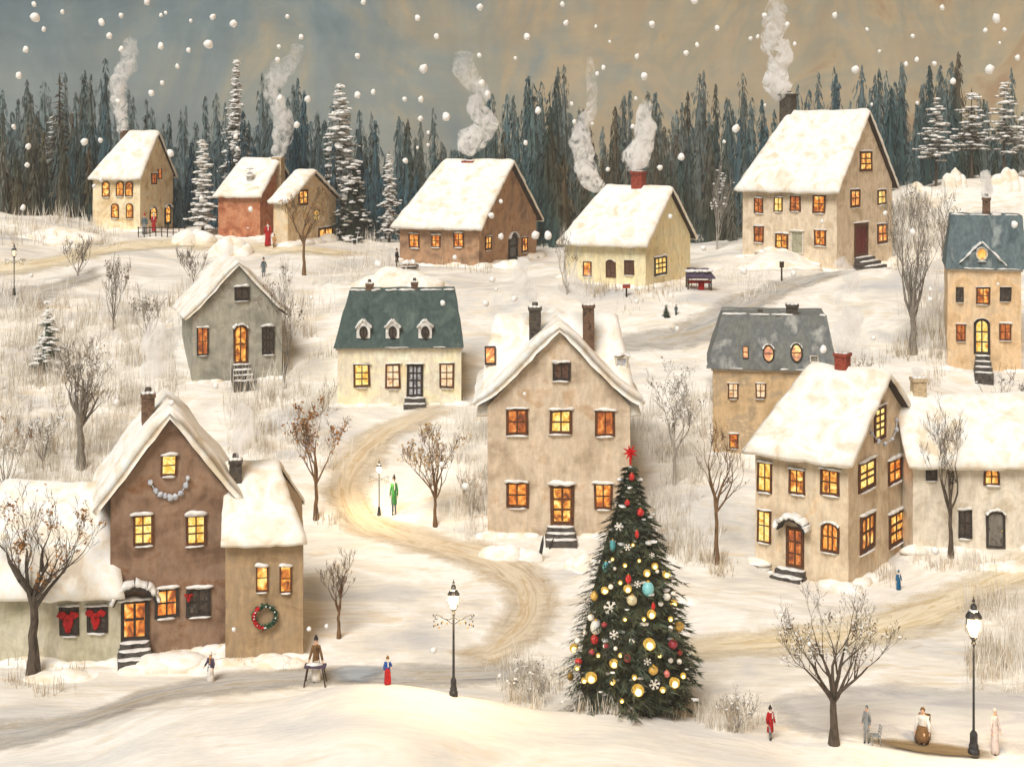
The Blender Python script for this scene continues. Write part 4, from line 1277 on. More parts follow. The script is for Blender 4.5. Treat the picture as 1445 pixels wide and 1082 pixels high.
bare_tree(8, 700, 130, 80, 'snow laden brown bush at the picture edge above the sage annex', 81, 'grey', 'orange', 90, 60, .1, 6, thick=.6, up=1.0, levels=3, name='bare_shrub', cat='shrub')

FOL = {
    'fir': paint('dark_fir_needles', [(30, 38, 34), (52, 62, 52), (40, 46, 38), (74, 80, 66)], big=(1.5, 1.5, 1.5), bump=0, rough=.85),
    'xmas': paint('christmas_fir_needles', [(30, 34, 29), (56, 62, 46), (78, 80, 54), (42, 46, 40), (92, 94, 78)], big=(1.1, 1.1, 1.1), bump=0, rough=.85),
    'blue': paint('blue_grey_needles', [(70, 84, 88), (96, 108, 110), (60, 72, 76)], big=(1, 1, 1), bump=0, rough=.9),
    'brownfir': paint('brown_pine_needles', [(70, 58, 44), (104, 90, 66), (56, 50, 40), (126, 112, 84)], big=(1, 1, 1), bump=0, rough=.9),
    'greyfir': paint('grey_fir_needles', [(104, 100, 94), (134, 130, 122), (88, 84, 82)], big=(1, 1, 1), bump=0, rough=.9),
    'green': paint('dull_green_needles', [(60, 74, 60), (84, 98, 80), (48, 60, 52)], big=(2, 2, 2), bump=0, rough=.9),
}
def conifer(px, py, hpx, wpx, label, seed=0, fol='fir', snow=.5, trunk=.12, tiers=None, name='fir_tree', shape=1.0, dens=1.0, bark='dark', gap=0., snowsize=1.0, d=None, group=None, core=.0, narrow_top=.0, droop=.35, needle=1.0):
    base = ground(px, py) if d is None else at(px, py, d)
    if d is not None: base.z = min(base.z, H(base.x, base.y))
    s = base.y / F
    h, hw = hpx * s, wpx * s / 2
    rnd = random.Random(seed)
    root = empty(name, base, label, 'tree', 0, group)
    tb, fb, sb = MB(), MB(), MB()
    tb.tube([(0, 0, -.4), (0, 0, h * .3), (0, 0, h * .7), (0, 0, h * .97)], [max(1.6 * s, h * .018), h * .013, h * .007, .02], 7)
    tb.build('trunk', BARK[bark], root)
    tiers = tiers or max(6, int(hpx / 9))
    z0 = h * trunk
    for k in range(tiers):
        t = (k + rnd.uniform(-.15, .15)) / tiers
        z = z0 + (h - z0) * t
        R_ = hw * ((1 - t) ** shape * (1 - narrow_top * t) + .02) * (1 if k % 2 else .84)
        nb = max(5, int((7 + 9 * (1 - t)) * dens))
        a0 = rnd.random() * 6.28
        for b in range(nb):
            if rnd.random() < gap: continue
            a = a0 + 6.283 * b / nb + rnd.uniform(-.15, .15)
            L = R_ * rnd.choice([rnd.uniform(.45, .8), rnd.uniform(.8, 1.15), rnd.uniform(.85, 1.2)])
            z = z0 + (h - z0) * t + rnd.gauss(0, .5) * (h - z0) / tiers
            dx, dy = math.cos(a), math.sin(a)
            dr = droop * rnd.uniform(.2, 1.7)
            def bp(u):
                return Vector((dx * L * u, dy * L * u, z + h / tiers * .25 - L * dr * (u ** 1.4) + L * .10 * max(0, u - .8)))
            nn = max(3, int(5 * needle + L / (4.5 * s)))
            for i in range(nn):
                u = (i + rnd.random()) / nn
                c = bp(u)
                ww = L * .24 * (1.15 - u) + 1.6 * s
                for sd_ in (-1, 1):
                    o = Vector((-dy, dx, 0)) * sd_ * ww * rnd.uniform(.7, 1.3)
                    f_ = Vector((dx, dy, -dr)) * ww * rnd.uniform(.5, 1.4)
                    th = ww * .30
                    tip = c + o + f_ + Vector((0, 0, -ww * rnd.uniform(.1, .6)))
                    fb.add([c + Vector((dx, dy, 0)) * th, c - Vector((dx, dy, 0)) * th + Vector((0, 0, th * .3)), tip], [(0, 1, 2)])
                if snow and rnd.random() < snow * .75:
                    r = rnd.uniform(.7, 2.1) * s * snowsize
                    sb.lump(c + Vector((rnd.gauss(0, ww * .4), rnd.gauss(0, ww * .4), r * .35)), (r * 1.5 * (abs(dy) * .6 + 1), r * 1.3, r * .6), rnd.random() * 99, 1, .5)
            tip = bp(1.12)
            c = bp(.8)
            fb.add([c + Vector((-dy, dx, 0)) * L * .07, c - Vector((-dy, dx, 0)) * L * .07, tip], [(0, 1, 2)])
    for i in range(5):
        a = i * 1.257
        fb.add([(math.cos(a) * hw * .06, math.sin(a) * hw * .06, h * .93), (math.cos(a + .9) * hw * .06, math.sin(a + .9) * hw * .06, h * .93), (0, 0, h * 1.0)], [(0, 1, 2)])
    if core:
        fb.lathe([(hw * core * ((1 - q) ** shape) + .01, z0 + (h - z0) * q * .96) for q in [i / 12 for i in range(13)]], 9)
    fb.build('crown', FOL[fol], root)
    if sb.v: sb.build('snow_clumps', M['snow_cool'], root)
    return root

conifer(68, 520, 88, 66, 'small green fir with snow on its branches on the open slope', 3, 'green', .7, .02, shape=.9, dens=.8, snowsize=1.7, gap=.15, core=.3)
conifer(500, 338, 110, 96, 'dark green snowy fir beside the wide brown brick house', 5, 'fir', .32, .02, shape=.8, dens=.9, snowsize=1.5, core=.4)
conifer(480, 318, 200, 84, 'tall frosted fir with layered white branches above the dark green fir', 7, 'greyfir', 1.0, .05, shape=.8, snowsize=1.7, gap=.25, droop=.15)
conifer(549, 300, 130, 40, 'slim snow dusted fir at the corner of the wide brown brick house', 9, 'brownfir', .9, .1, shape=.9, snowsize=1.0, gap=.15)
conifer(352, 268, 96, 22, 'narrow white fir behind the rust red house', 11, 'greyfir', 1.0, .1, shape=.8, snowsize=1.2)
conifer(286, 300, 134, 44, 'white branched fir between the tall cream house and the rust red house', 13, 'greyfir', .9, .1, shape=.8, snowsize=1.4, gap=.3, droop=.1)
conifer(76, 300, 136, 70, 'frosted pale fir at the forest edge near the tall cream house', 15, 'greyfir', .9, .05, shape=.8, snowsize=1.3, gap=.3, droop=.15)
D2 = 152
conifer(205, 290, 156, 46, 'dark pointed fir rising behind the tall cream house', 17, 'fir', 0, .05, d=D2, shape=.9)
conifer(84, 300, 200, 66, 'tall rusty brown fir in the forest behind the frosted pale fir', 19, 'brownfir', 0, .1, d=158, shape=.8, gap=.15)
conifer(333, 300, 228, 46, 'tall snow tipped fir rising over the forest between two houses', 21, 'brownfir', .9, .3, d=158, shape=.9, snowsize=1.2, gap=.15)
for i, (x, y, hp, wp, lb) in enumerate([(1321, 250, 122, 66, 'snowy fir with a bare stem nearest the big beige house on the ridge'), (1371, 252, 128, 66, 'snowy fir tinged with tan standing mid row on the ridge'), (1417, 262, 142, 64, 'snowy fir with the tallest black stem of the ridge row'), (1452, 250, 105, 60, 'snowy fir cut off by the picture edge at the end of the ridge row')]):
    conifer(x, y, hp, wp, lb, 31 + i, ['greyfir', 'brownfir', 'greyfir', 'greyfir'][i], .95, .36, tiers=9, shape=.75, snowsize=1.35, gap=.3, droop=.05, group='snowy firs along the ridge', dens=.8)

# forest: one mass of far spires
def spire(V, Fc, base, h, hw, rnd, n):
    for i in range(n):
        t = rnd.random() ** 1.15
        z = h * t
        R_ = hw * (1 - t) ** .8 * (.8 + .35 * math.sin(t * 31 + base.x)) + .06
        a = rnd.random() * 6.283
        r = R_ * rnd.uniform(.35, 1.0)
        c = base + Vector((math.cos(a) * r, math.sin(a) * r * .8, z))
        ln = rnd.uniform(.5, 1.9) * (.5 + .6 * (1 - t))
        w_ = rnd.uniform(.05, .17)
        b_ = a + rnd.gauss(0, .7)
        u = Vector((-math.sin(b_), math.cos(b_), 0)) * w_
        out = Vector((math.cos(a), math.sin(a), 0)) * rnd.uniform(.1, .7) * (1 - .6 * t)
        o = len(V)
        V += [tuple(c + u * .5), tuple(c - u * .5), tuple(c - u + out * .6 - Vector((0, 0, ln * .6))), tuple(c + out - Vector((0, 0, ln)))]
        Fc.append((o, o + 1, o + 2, o + 3))
    o = len(V)
    for q in range(5):
        a = q * 1.2566
        V.append(tuple(base + Vector((math.cos(a) * hw * .5, math.sin(a) * hw * .5, -1))))
    V.append(tuple(base + Vector((0, 0, h * .93))))
    Fc += [(o + q, o + (q + 1) % 5, o + 5) for q in range(5)]

def forest_mat():
    m, nt, b = newmat('forest_needles')
    n1 = strokes(nt, (.035, .03, .018), detail=3, rough=.5, dist=.6, coord='World')
    r1 = ramp(nt, n1.outputs['Fac'], [(.30, alb((38, 68, 82))), (.44, alb((58, 90, 99))), (.51, alb((62, 76, 68))), (.555, alb((98, 84, 62))), (.595, alb((60, 74, 66))), (.68, alb((70, 102, 108)))])
    n2 = strokes(nt, (1.2, 1.2, .10), detail=4, rough=.65, coord='World')
    r2 = ramp(nt, n2.outputs['Fac'], [(.3, (.6,) * 3), (.5, (.97,) * 3), (.7, (1.45,) * 3)])
    a = N(nt, 'ShaderNodeMix', data_type='RGBA', blend_type='MULTIPLY'); a.inputs[0].default_value = 1
    nt.links.new(r1.outputs[0], a.inputs[6]); nt.links.new(r2.outputs[0], a.inputs[7])
    fr_ = N(nt, 'ShaderNodeAttribute', attribute_name='haze_fade')
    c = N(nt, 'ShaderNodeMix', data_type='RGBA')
    c.inputs[7].default_value = alb((120, 134, 132))  # needles mixed toward sky grey: haze painted into the colour
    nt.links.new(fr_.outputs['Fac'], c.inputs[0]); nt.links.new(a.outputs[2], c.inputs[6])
    nt.links.new(c.outputs[2], b.inputs['Base Color'])
    b.inputs['Roughness'].default_value = .95
    b.inputs['Specular IOR Level'].default_value = .05
    return m
FM = forest_mat()
def frosted(o, vals):  # stores per vertex how far painted haze greys the needles
    ca = o.data.color_attributes.new('haze_fade', 'FLOAT_COLOR', 'POINT')
    ca.data.foreach_set('color', [c for f in vals for c in (f, f, f, 1)])
_FX = [-200, 0, 60, 110, 200, 300, 330, 420, 480, 560, 650, 690, 740, 790, 830, 880, 930, 985, 1040, 1110, 1180, 1240, 1300, 1350, 1400, 1450, 1650]
_FY = [110, 124, 130, 112, 150, 172, 165, 134, 156, 172, 172, 154, 120, 124, 165, 156, 150, 134, 150, 145, 124, 106, 100, 98, 140, 165, 150]
def forest():
    rnd = random.Random(77)
    V, Fc, A = [], [], []
    for row, D in enumerate((145, 148, 152, 157, 163, 170, 178, 187)):
        x = -170.
        while x < 1620:
            d = D + rnd.uniform(-2.5, 2.5)
            px = x + rnd.uniform(-8, 8)
            X = (px - XC) / F * d
            ty = np.interp(px, _FX, _FY) + rnd.gauss(0, 24) + (7 - row) * 8 + (30 if row < 2 else 0) + 1
            if px > 1255 and row < 1: x += 20; continue
            zt = HC - (ty - YH) / F * d
            zb = H(X, d) - .5
            hh = max(4., zt - zb)
            spire(V, Fc, Vector((X, d, zb)), hh, hh * rnd.choice([.09, .13, .18, .24]), rnd, int(110 + hh * 13))
            # distance haze put into the colour: back rows and left side fade greyer
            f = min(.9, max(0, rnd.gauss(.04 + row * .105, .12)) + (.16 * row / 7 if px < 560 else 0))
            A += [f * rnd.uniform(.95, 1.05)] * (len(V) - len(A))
            x += rnd.uniform(12, 36)
    mb = MB(); mb.v, mb.f = V, Fc
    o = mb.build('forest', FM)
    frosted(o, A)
    tag(o, 'dark blue green wall of firs rising behind the village', 'forest', kind='stuff')
forest()
# single spires that stand clear of the mass
for i, (x, ty, d) in enumerate([(1352, 72, 160), (1312, 92, 158), (1240, 96, 162), (1180, 104, 165), (745, 104, 160), (785, 108, 164), (1010, 118, 160), (868, 150, 158), (420, 110, 165), (120, 98, 166), (38, 112, 162), (690, 140, 166), (575, 165, 160), (970, 128, 168), (1075, 140, 160)]):
    rnd = random.Random(900 + i)
    X = (x - XC) / F * d
    zb = H(X, d) - .3
    zt = HC - (ty - YH) / F * d
    V, Fc = [], []
    spire(V, Fc, Vector((0, 0, 0)), zt - zb, (zt - zb) * rnd.uniform(.09, .14), rnd, 380)
    r = empty('spruce_tree', (X, d, zb), 'tall dark spruce spire rising clear of the forest top', 'tree', 0, 'spruce spires of the forest')
    mb = MB(); mb.v, mb.f = V, Fc
    frosted(mb.build('crown', FM, r), [.12 + .3 * (x < 560)] * len(V))  # same painted haze tint, stronger at the left
    mb = MB(); mb.tube([(0, 0, -.5), (0, 0, (zt - zb) * .8)], [.3, .06], 6); mb.build('trunk', BARK['dark'], r)

# ------------------------------------------------------------------ christmas tree
XB = ground(888, 1000)
XS = XB.y / F
def xprof(t):
    return float(np.interp(t, [0, .06, .14, .23, .4, .55, .74, .84, .93, 1], [84, 95, 96, 92, 78, 63, 39, 24, 13, 2])) * XS
XH, XW = 346 * XS, 101 * XS
def xmas():
    rnd = random.Random(4)
    root = empty('christmas_tree', XB, 'huge decorated christmas tree with red star in front of the large gabled house', 'tree')
    tb = MB(); tb.tube([(0, 0, -.6), (0, 0, XH * .5), (0, 0, XH * .99)], [.28, .16, .03], 9); tb.build('trunk', BARK['dark'], root)
    fb, sb, lb = MB(), MB(), MB()
    tiers = 40
    for k in range(tiers):
        t = k / tiers
        z = XH * (.095 + .895 * t)
        R_ = xprof(t) * 1.06 * (1.0 if k % 3 == 0 else .9 if k % 3 == 1 else .8)
        nb = int(14 + 30 * (1 - t))
        for b in range(nb):
            a = 6.283 * (b + rnd.uniform(-.4, .4)) / nb + k
            L = R_ * rnd.choice([rnd.uniform(.75, .95), rnd.uniform(.85, 1.05), rnd.uniform(.92, 1.12)])
            dx, dy = math.cos(a), math.sin(a)
            dr = .22 + .16 * rnd.random()
            nn = int(6 + L * 4)
            for i in range(nn):
                u = .25 + .75 * (i + rnd.random()) / nn
                c = Vector((dx * L * u, dy * L * u, z + .18 - L * dr * u ** 1.5))
                for sd_ in (-1, 1, 0):
                    ww = .16 + .20 * (1.1 - u) + .05 * L
                    o = Vector((-dy, dx, 0)) * sd_ * ww * rnd.uniform(.5, 1.1)
                    tip = c + o + Vector((dx, dy, -dr * .8)) * ww * rnd.uniform(.5, 1.15) + Vector((0, 0, rnd.uniform(-.12, .05)))
                    th = .035 + .02 * rnd.random()
                    (fb if rnd.random() < .80 else lb).add([c + Vector((-dy, dx, 0)) * th + Vector((0, 0, .03)), c - Vector((-dy, dx, 0)) * th, tip], [(0, 1, 2)])
                if rnd.random() < .035 and dy < .3:
                    r = rnd.uniform(.05, .12)
                    sb.lump(c + Vector((0, 0, .06)), (r * 1.6, r * 1.3, r * .6), rnd.random() * 99, 1, .5)
    fb.lathe([(xprof(q) * .72 + .01, XH * (.03 + .95 * q)) for q in [i / 16 for i in range(17)]], 14)
    fb.build('crown', FOL['xmas'], root)
    lb.build('pale_twigs', FOL['green'], root)
    sb.build('snow_clumps', M['snow_cool'], root)
    return root
xmas()
XT = XB.z
def xmas_point(px, py, off=.05):
    """point on the near flank of the tree seen at px, py"""
    d = XB.y
    for _ in range(8):
        p = at(px, py, d)
        t = min(1, max(0, (p.z - XT) / XH))
        Rr = xprof(t) * .93
        dx = p.x - XB.x
        yy = math.sqrt(max(0, Rr * Rr - dx * dx)) if abs(dx) < Rr else 0
        d = XB.y - yy - off
    p = at(px, py, d)
    if abs(p.x - XB.x) > Rr * .93: p.x = XB.x + math.copysign(Rr * .93, p.x - XB.x)
    return p

def flat(name, rgb, emit=0, rough=.35):
    m, nt, b = newmat(name)
    b.inputs['Base Color'].default_value = lin(rgb) + (1,)
    b.inputs['Roughness'].default_value = rough
    if emit:
        b.inputs['Emission Color'].default_value = lin(rgb) + (1,)
        b.inputs['Emission Strength'].default_value = emit
    return m
OM = {k: paint('bauble_' + k, c, big=(9, 9, 9), fine=(22, 22, 22), fa=.12, bump=.1, rough=.35, spec=.5) for k, c in {
    'cyan': [(96, 176, 184), (140, 206, 208), (120, 190, 194)], 'red': [(168, 20, 24), (206, 38, 36), (130, 14, 20)], 'crimson': [(140, 34, 48), (176, 60, 70), (110, 24, 36)],
    'white': [(226, 220, 208), (246, 242, 232), (236, 228, 212)], 'cream': [(190, 178, 140), (220, 208, 172), (170, 160, 124)], 'silver': [(188, 190, 186), (214, 214, 208), (170, 172, 170)],
    'gold': [(186, 140, 52), (222, 182, 92), (160, 114, 40)], 'teal': [(40, 120, 130), (84, 164, 168), (30, 96, 108)], 'pink': [(206, 106, 100), (226, 134, 124), (186, 90, 88)]}.items()}
BULB = flat('lit_bulb', (255, 226, 140), 3.0)
HALO = glow('warm_glass_bulb', [(198, 138, 34), (232, 178, 66), (250, 214, 116)], .8, (8, 8, 8))
def bauble(px, py, dpx, col, label, name='bauble', sq=1.0, group=None):
    p = xmas_point(px, py)
    r = dpx * XS / 2 * 1.18
    root = empty(name, p, label, 'ornament', 0, group)
    mb = MB(); mb.lump((0, 0, 0), (r, r, r * sq), px, 3 if dpx > 5 else 2, .05)
    mb.build('ball' if sq < 1.6 else 'drop', OM[col], root, smooth=True)
    mb = MB(); mb.lathe([(r * .25, r * sq * .92), (r * .25, r * sq * 1.12), (r * .1, r * sq * 1.2)], 7); mb.build('cap', M['gold'], root)
    return root
def light(px, py, dpx):
    p = xmas_point(px, py)
    r = dpx * XS / 2 * 1.35
    root = empty('string_light', p, 'round glowing golden light on the christmas tree', 'light', 0, 'glowing lights on the christmas tree')
    mb = MB(); mb.lump((0, 0, 0), (r * .8, r * .8, r * .8), px, 2, .1); mb.build('globe', HALO, root, smooth=True)
    mb = MB(); mb.lump((0, -r * .72, 0), (r * .42, r * .3, r * .45), px + 1, 2, .1); mb.build('bulb', BULB, root, smooth=True)
def flake(px, py, dpx, label, mat='white'):
    p = xmas_point(px, py, .08)
    r = dpx * XS / 2
    mb = MB()
    for i in range(3):
        a = i * math.pi / 3 + .2 + px
        d = Vector((math.cos(a), 0, math.sin(a)))
        mb.tube([d * -r, d * r], r * .11, 5)
        for q in (-1, 1):
            for tt in (-.8, .8):
                c = d * r * .62 * q
                e = Vector((math.cos(a + tt), 0, math.sin(a + tt))) * q
                mb.tube([c, c + e * r * .36], r * .08, 4)
    o = mb.build('snowflake_ornament', OM[mat])
    o.location = p
    tag(o, label, 'ornament', 'white snowflake ornaments on the christmas tree')
def Z3(x, y): return 740 + x / 4.509, 600 + y / 4.509
def Z4(x, y): return 740 + x / 4.509, 800 + y / 4.509
for x, y, dd, c, lb, sq in [(683, 328, 7, 'red', 'topmost red bauble just under the star', 1.35), (655, 493, 6.5, 'red', 'red bauble on the second tier below the star', 1.1), (738, 553, 9, 'red', 'bright red flower shaped bauble high on the christmas tree', 1.0),
        (716, 693, 5, 'red', 'long red drop bauble hanging between two snowflakes', 2.0), (562, 765, 7, 'teal', 'upper teal drop on the flank of the christmas tree', 2.0), (518, 900, 8, 'teal', 'lower teal drop on the flank of the christmas tree', 1.6),
        (662, 978, 7, 'red', 'red bauble just above a golden light', 1.5), (787, 1040, 14, 'cyan', 'large turquoise bauble on the christmas tree', 1.2), (790, 748, 8, 'silver', 'silvery bauble on the upper flank', .7)]:
    bauble(*Z3(x, y), dd, c, lb, sq=sq)
for x, y, dd, c, lb, sq in [(685, 210, 12, 'cream', 'cream bauble just below the large turquoise bauble', 1.0), (455, 383, 13, 'silver', 'large silver white bauble above a scarlet one', 1.3), (447, 460, 9, 'red', 'scarlet bauble under the large silver white one', 1.2),
        (508, 365, 7, 'crimson', 'dark crimson bauble beside the large silver white one', .8), (820, 250, 5, 'red', 'small red drop above a golden light', 1.9), (945, 490, 11, 'crimson', 'round crimson bauble near the outer edge of the christmas tree', 1.0), (988, 542, 7, 'red', 'red bauble hanging below the crimson one', .9),
        (345, 598, 9, 'red', 'red bauble low on the shaded outer edge', .7), (820, 655, 11, 'gold', 'flat gold bauble low in the middle of the christmas tree', 1.0), (985, 375, 12, 'gold', 'gold bauble on the outer edge above the crimson one', 1.0),
        (906, 678, 7, 'pink', 'pink bauble above the lowest golden light', 1.2), (255, 695, 8, 'gold', 'gold bauble at the outermost low branch tip', 1.3), (445, 185, 9, 'gold', 'gold bauble at a branch tip level with the cream one', 1.2), (520, 500, 6, 'crimson', 'small dim crimson bauble beside two white dots', .9), (430, 540, 8, 'crimson', 'dull crimson bauble deep in the lower branches', .8), (655, 580, 8, 'crimson', 'dull crimson bauble in the middle of the lower branches', 1.2)]:
    bauble(*Z4(x, y), dd, c, lb, sq=sq)
for x, y, dd in [(574, 911, 4.5), (550, 1027, 6), (845, 928, 5), (530, 520, 3.5)]:
    bauble(*Z3(x, y), dd, 'white', 'small plain white bauble on the christmas tree', group='small white baubles on the christmas tree')
for x, y, dd in [(425, 320, 8), (387, 412, 6), (905, 188, 9), (948, 172, 7), (868, 232, 6), (930, 388, 6), (685, 468, 7), (580, 517, 5), (512, 502, 5), (338, 468, 7), (930, 593, 6), (985, 600, 6), (270, 862, 3)]:
    bauble(*Z4(x, y), dd, 'white', 'small plain white bauble on the christmas tree', group='small white baubles on the christmas tree')
for x, y, dd in [(657, 1040, 11), (780, 940, 10), (905, 945, 11), (830, 895, 9), (510, 1050, 10)]:
    light(*Z3(x, y), dd)
for x, y, dd in [(808, 300, 12), (795, 490, 16), (272, 515, 12), (570, 612, 12), (425, 702, 15), (722, 783, 16), (955, 735, 14), (950, 230, 10)]:
    light(*Z4(x, y), dd)
for i, (x, y, dd, z) in enumerate([(600, 643, 12, Z3), (657, 775, 10, Z3), (811, 826, 8, Z3), (720, 1010, 10, Z3), (548, 258, 19, Z4), (570, 430, 13, Z4), (783, 600, 11, Z4), (828, 745, 15, Z4)]):
    flake(*z(x, y), dd, ['topmost white snowflake ornament on the christmas tree', 'white snowflake ornament between the teal drop and the silvery bauble', 'smallest white snowflake ornament on the upper outer flank', 'white snowflake ornament beside the large turquoise bauble', 'largest white snowflake ornament on the christmas tree', 'white snowflake ornament in the dark middle of the christmas tree', 'white snowflake ornament just above the flat gold bauble', 'lowest white snowflake ornament beside the golden light'][i])
for x, y, dd in [(335, 640, 7), (610, 560, 6), (700, 700, 7), (470, 560, 6), (860, 560, 7), (640, 330, 6), (760, 330, 6), (380, 720, 8), (880, 780, 8), (560, 730, 8), (1010, 690, 8), (520, 150, 7), (930, 330, 7), (620, 850, 6)]:
    light(*Z4(x, y), dd)
for x, y, dd in [(640, 890, 6), (730, 860, 5), (560, 850, 5), (690, 760, 5), (610, 1000, 6)]:
    light(*Z3(x, y), dd)
# star
def star():
    p = Vector((XB.x, XB.y - .05, 0)); p = at(889.5, 638, XB.y - .05)
    mb = MB()
    n, R1, R2, th = 8, 13 * XS, 4.6 * XS, .10
    ring = []
    for i in range(2 * n):
        a = math.pi * i / n + .25
        r = (R1 * (1 if i % 4 else .88)) if i % 2 == 0 else R2
        ring.append(Vector((r * math.cos(a), 0, r * math.sin(a))))
    vs = ring + [Vector((0, -th, 0)), Vector((0, th, 0))]
    fs = [(i, (i + 1) % (2 * n), 2 * n) for i in range(2 * n)] + [((i + 1) % (2 * n), i, 2 * n + 1) for i in range(2 * n)]
    mb.add(vs, fs)
    mb.tube([(0, 0, -R1 * 1.35), (0, 0, -R2 * .5)], .05, 6)
    o = mb.build('tree_star', M['star']); o.location = p
    tag(o, 'red eight pointed star on top of the christmas tree', 'star')
star()

# ------------------------------------------------------------------ lamps
LG = flat('lamp_glass', (255, 236, 190), 1.15)
LGP = flat('small_lamp_glass', (250, 232, 196), .8)
def lamp(px, py, hpx, label, power=0, arms=True, wide=1.0, glass=True, garland=False):
    base = ground(px, py)
    s = base.y / F
    h = hpx * s
    root = empty('street_lamp', base, label, 'street lamp')
    u = h / 160.
    mb = MB(); mb.lathe([(6 * u, -.3), (6 * u, 6 * u), (4.6 * u, 8 * u), (5.2 * u, 10 * u), (4 * u, 13 * u), (4 * u, 22 * u), (2.6 * u, 25 * u)], 10); mb.build('base', M['metal'], root)
    mb = MB(); mb.lathe([(1.9 * u * wide, 24 * u), (1.7 * u * wide, 60 * u), (1.5 * u * wide, 112 * u), (2.6 * u, 114 * u), (1.4 * u, 117 * u), (3.6 * u, 119 * u), (3.6 * u, 121 * u)], 9); mb.build('pole', M['metal'], root)
    lt = MB()
    def ring(z, r): return [Vector((r * math.cos(a), r * math.sin(a), z)) for a in [k * math.pi / 3 + .3 for k in range(6)]]
    lo, mid, hi = ring(121.5 * u, 4.5 * u), ring(132 * u, 8.2 * u), ring(141 * u, 7.0 * u)
    for k in range(6):
        lt.tube([lo[k], mid[k], hi[k]], .55 * u, 5)
        lt.tube([hi[k], hi[(k + 1) % 6]], .6 * u, 5); lt.tube([lo[k], lo[(k + 1) % 6]], .6 * u, 5)
    lt = lt.build('lantern_frame', M['metal'], root)
    gm = MB(); gm.lathe([(3.8 * u, 122 * u), (7.3 * u, 132 * u), (6.3 * u, 140.5 * u)], 6); gm.build('glass', LG if glass else LGP, lt)
    mb = MB(); mb.lathe([(8.6 * u, 140.6 * u), (8.2 * u, 142 * u), (5.2 * u, 147 * u), (3.4 * u, 149 * u), (3.4 * u, 152 * u), (2.2 * u, 154 * u)], 10); cp = mb.build('cap', M['metal'], root)
    mb = MB(); mb.lathe([(.8 * u, 154 * u), (1.8 * u, 157 * u), (.6 * u, 160 * u), (.3 * u, 162 * u)], 7); mb.build('finial', M['metal'], cp)
    mb = MB(); mb.lump((0, -1 * u, 148 * u), (4.6 * u, 4.6 * u, 1.6 * u), 3, 2, .3); mb.build('snow_cap', M['snow_cool'], cp, smooth=True)
    if arms:
        for sd_ in (-1, 1):
            mb = MB()
            pts = [Vector((sd_ * x * u, 0, z * u)) for x, z in ((0, 110), (6, 106), (13, 107), (19, 111), (24, 113), (26, 110), (25, 106), (22, 107))]
            mb.tube(pts, .7 * u, 5)
            mb.tube([Vector((sd_ * 2 * u, 0, 100 * u)), Vector((sd_ * 10 * u, 0, 106 * u))], .6 * u, 5)
            a = mb.build('bracket', M['metal'], root)
            mb = MB()
            for k, (x, z) in enumerate(((28, 112), (27, 104), (27.5, 97), (17, 101), (22, 99))):
                mb.lump((sd_ * x * u, 0, z * u), (1.2 * u, 1.2 * u, 1.9 * u), k + px, 1, .5)
            mb.build('hanging_ornament', M['metal'], a)
            mb = MB()
            for k, (x, z) in enumerate(((25, 99), (15, 103), (20, 95), (9, 101))):
                mb.lump((sd_ * x * u, -.02, z * u), (1.5 * u, 1.5 * u, 1.9 * u), k + px + 3, 1, .3)
            mb.build('hanging_light', HALO, a)
    if power:
        pl = bpy.data.lights.new('lamp_light', 'POINT'); pl.energy = power; pl.color = (1, .72, .38); pl.shadow_soft_size = .25
        po = bpy.data.objects.new('lamp_light', pl); COL.objects.link(po); po.parent = root; po.location = (0, -1.1 * 8 * u - .1, 133 * u)
    return root
lamp(640, 986, 162, 'lit iron street lamp with curled hanging brackets beside the road', 750)
lamp(1374, 1066, 222, 'tall lit iron street lamp standing at the edge of the ice', 750, arms=False, wide=.7)
lamp(535, 727, 78, 'small black street lamp with curled brackets inside the bend of the lane', 400)
lamp(20, 418, 74, 'thin black street lamp far off beside the hill path', 0, glass=False)

# ------------------------------------------------------------------ people
SKIN = paint('skin', [(206, 160, 130), (222, 180, 150), (190, 144, 116)], big=(6, 6, 6), bump=0)
CL = {k: paint('cloth_' + k, c, big=(4, 4, 4), fine=(14, 14, 5), fa=.2, bump=.2) for k, c in {
    'red': [(150, 22, 24), (186, 34, 34), (122, 16, 20)], 'blue': [(26, 64, 132), (38, 84, 158), (20, 48, 104)], 'teal': [(24, 84, 120), (36, 106, 146), (18, 66, 98)], 'green': [(52, 124, 58), (76, 152, 78), (40, 100, 48)],
    'black': [(30, 28, 30), (52, 48, 50), (22, 22, 24)], 'brown': [(92, 66, 40), (126, 94, 58), (70, 50, 34)], 'white': [(214, 208, 198), (236, 230, 220), (196, 190, 182)], 'grey': [(120, 122, 122), (150, 152, 150), (98, 100, 102)],
    'pink': [(204, 188, 182), (218, 204, 196), (194, 174, 168)], 'ochre': [(178, 130, 84), (202, 156, 106), (150, 106, 68)], 'purple': [(60, 48, 66), (92, 78, 98), (48, 38, 52)], 'rust': [(140, 50, 30), (170, 72, 44), (112, 38, 26)], 'slate': [(70, 86, 92), (96, 112, 116), (56, 70, 76)]}.items()}

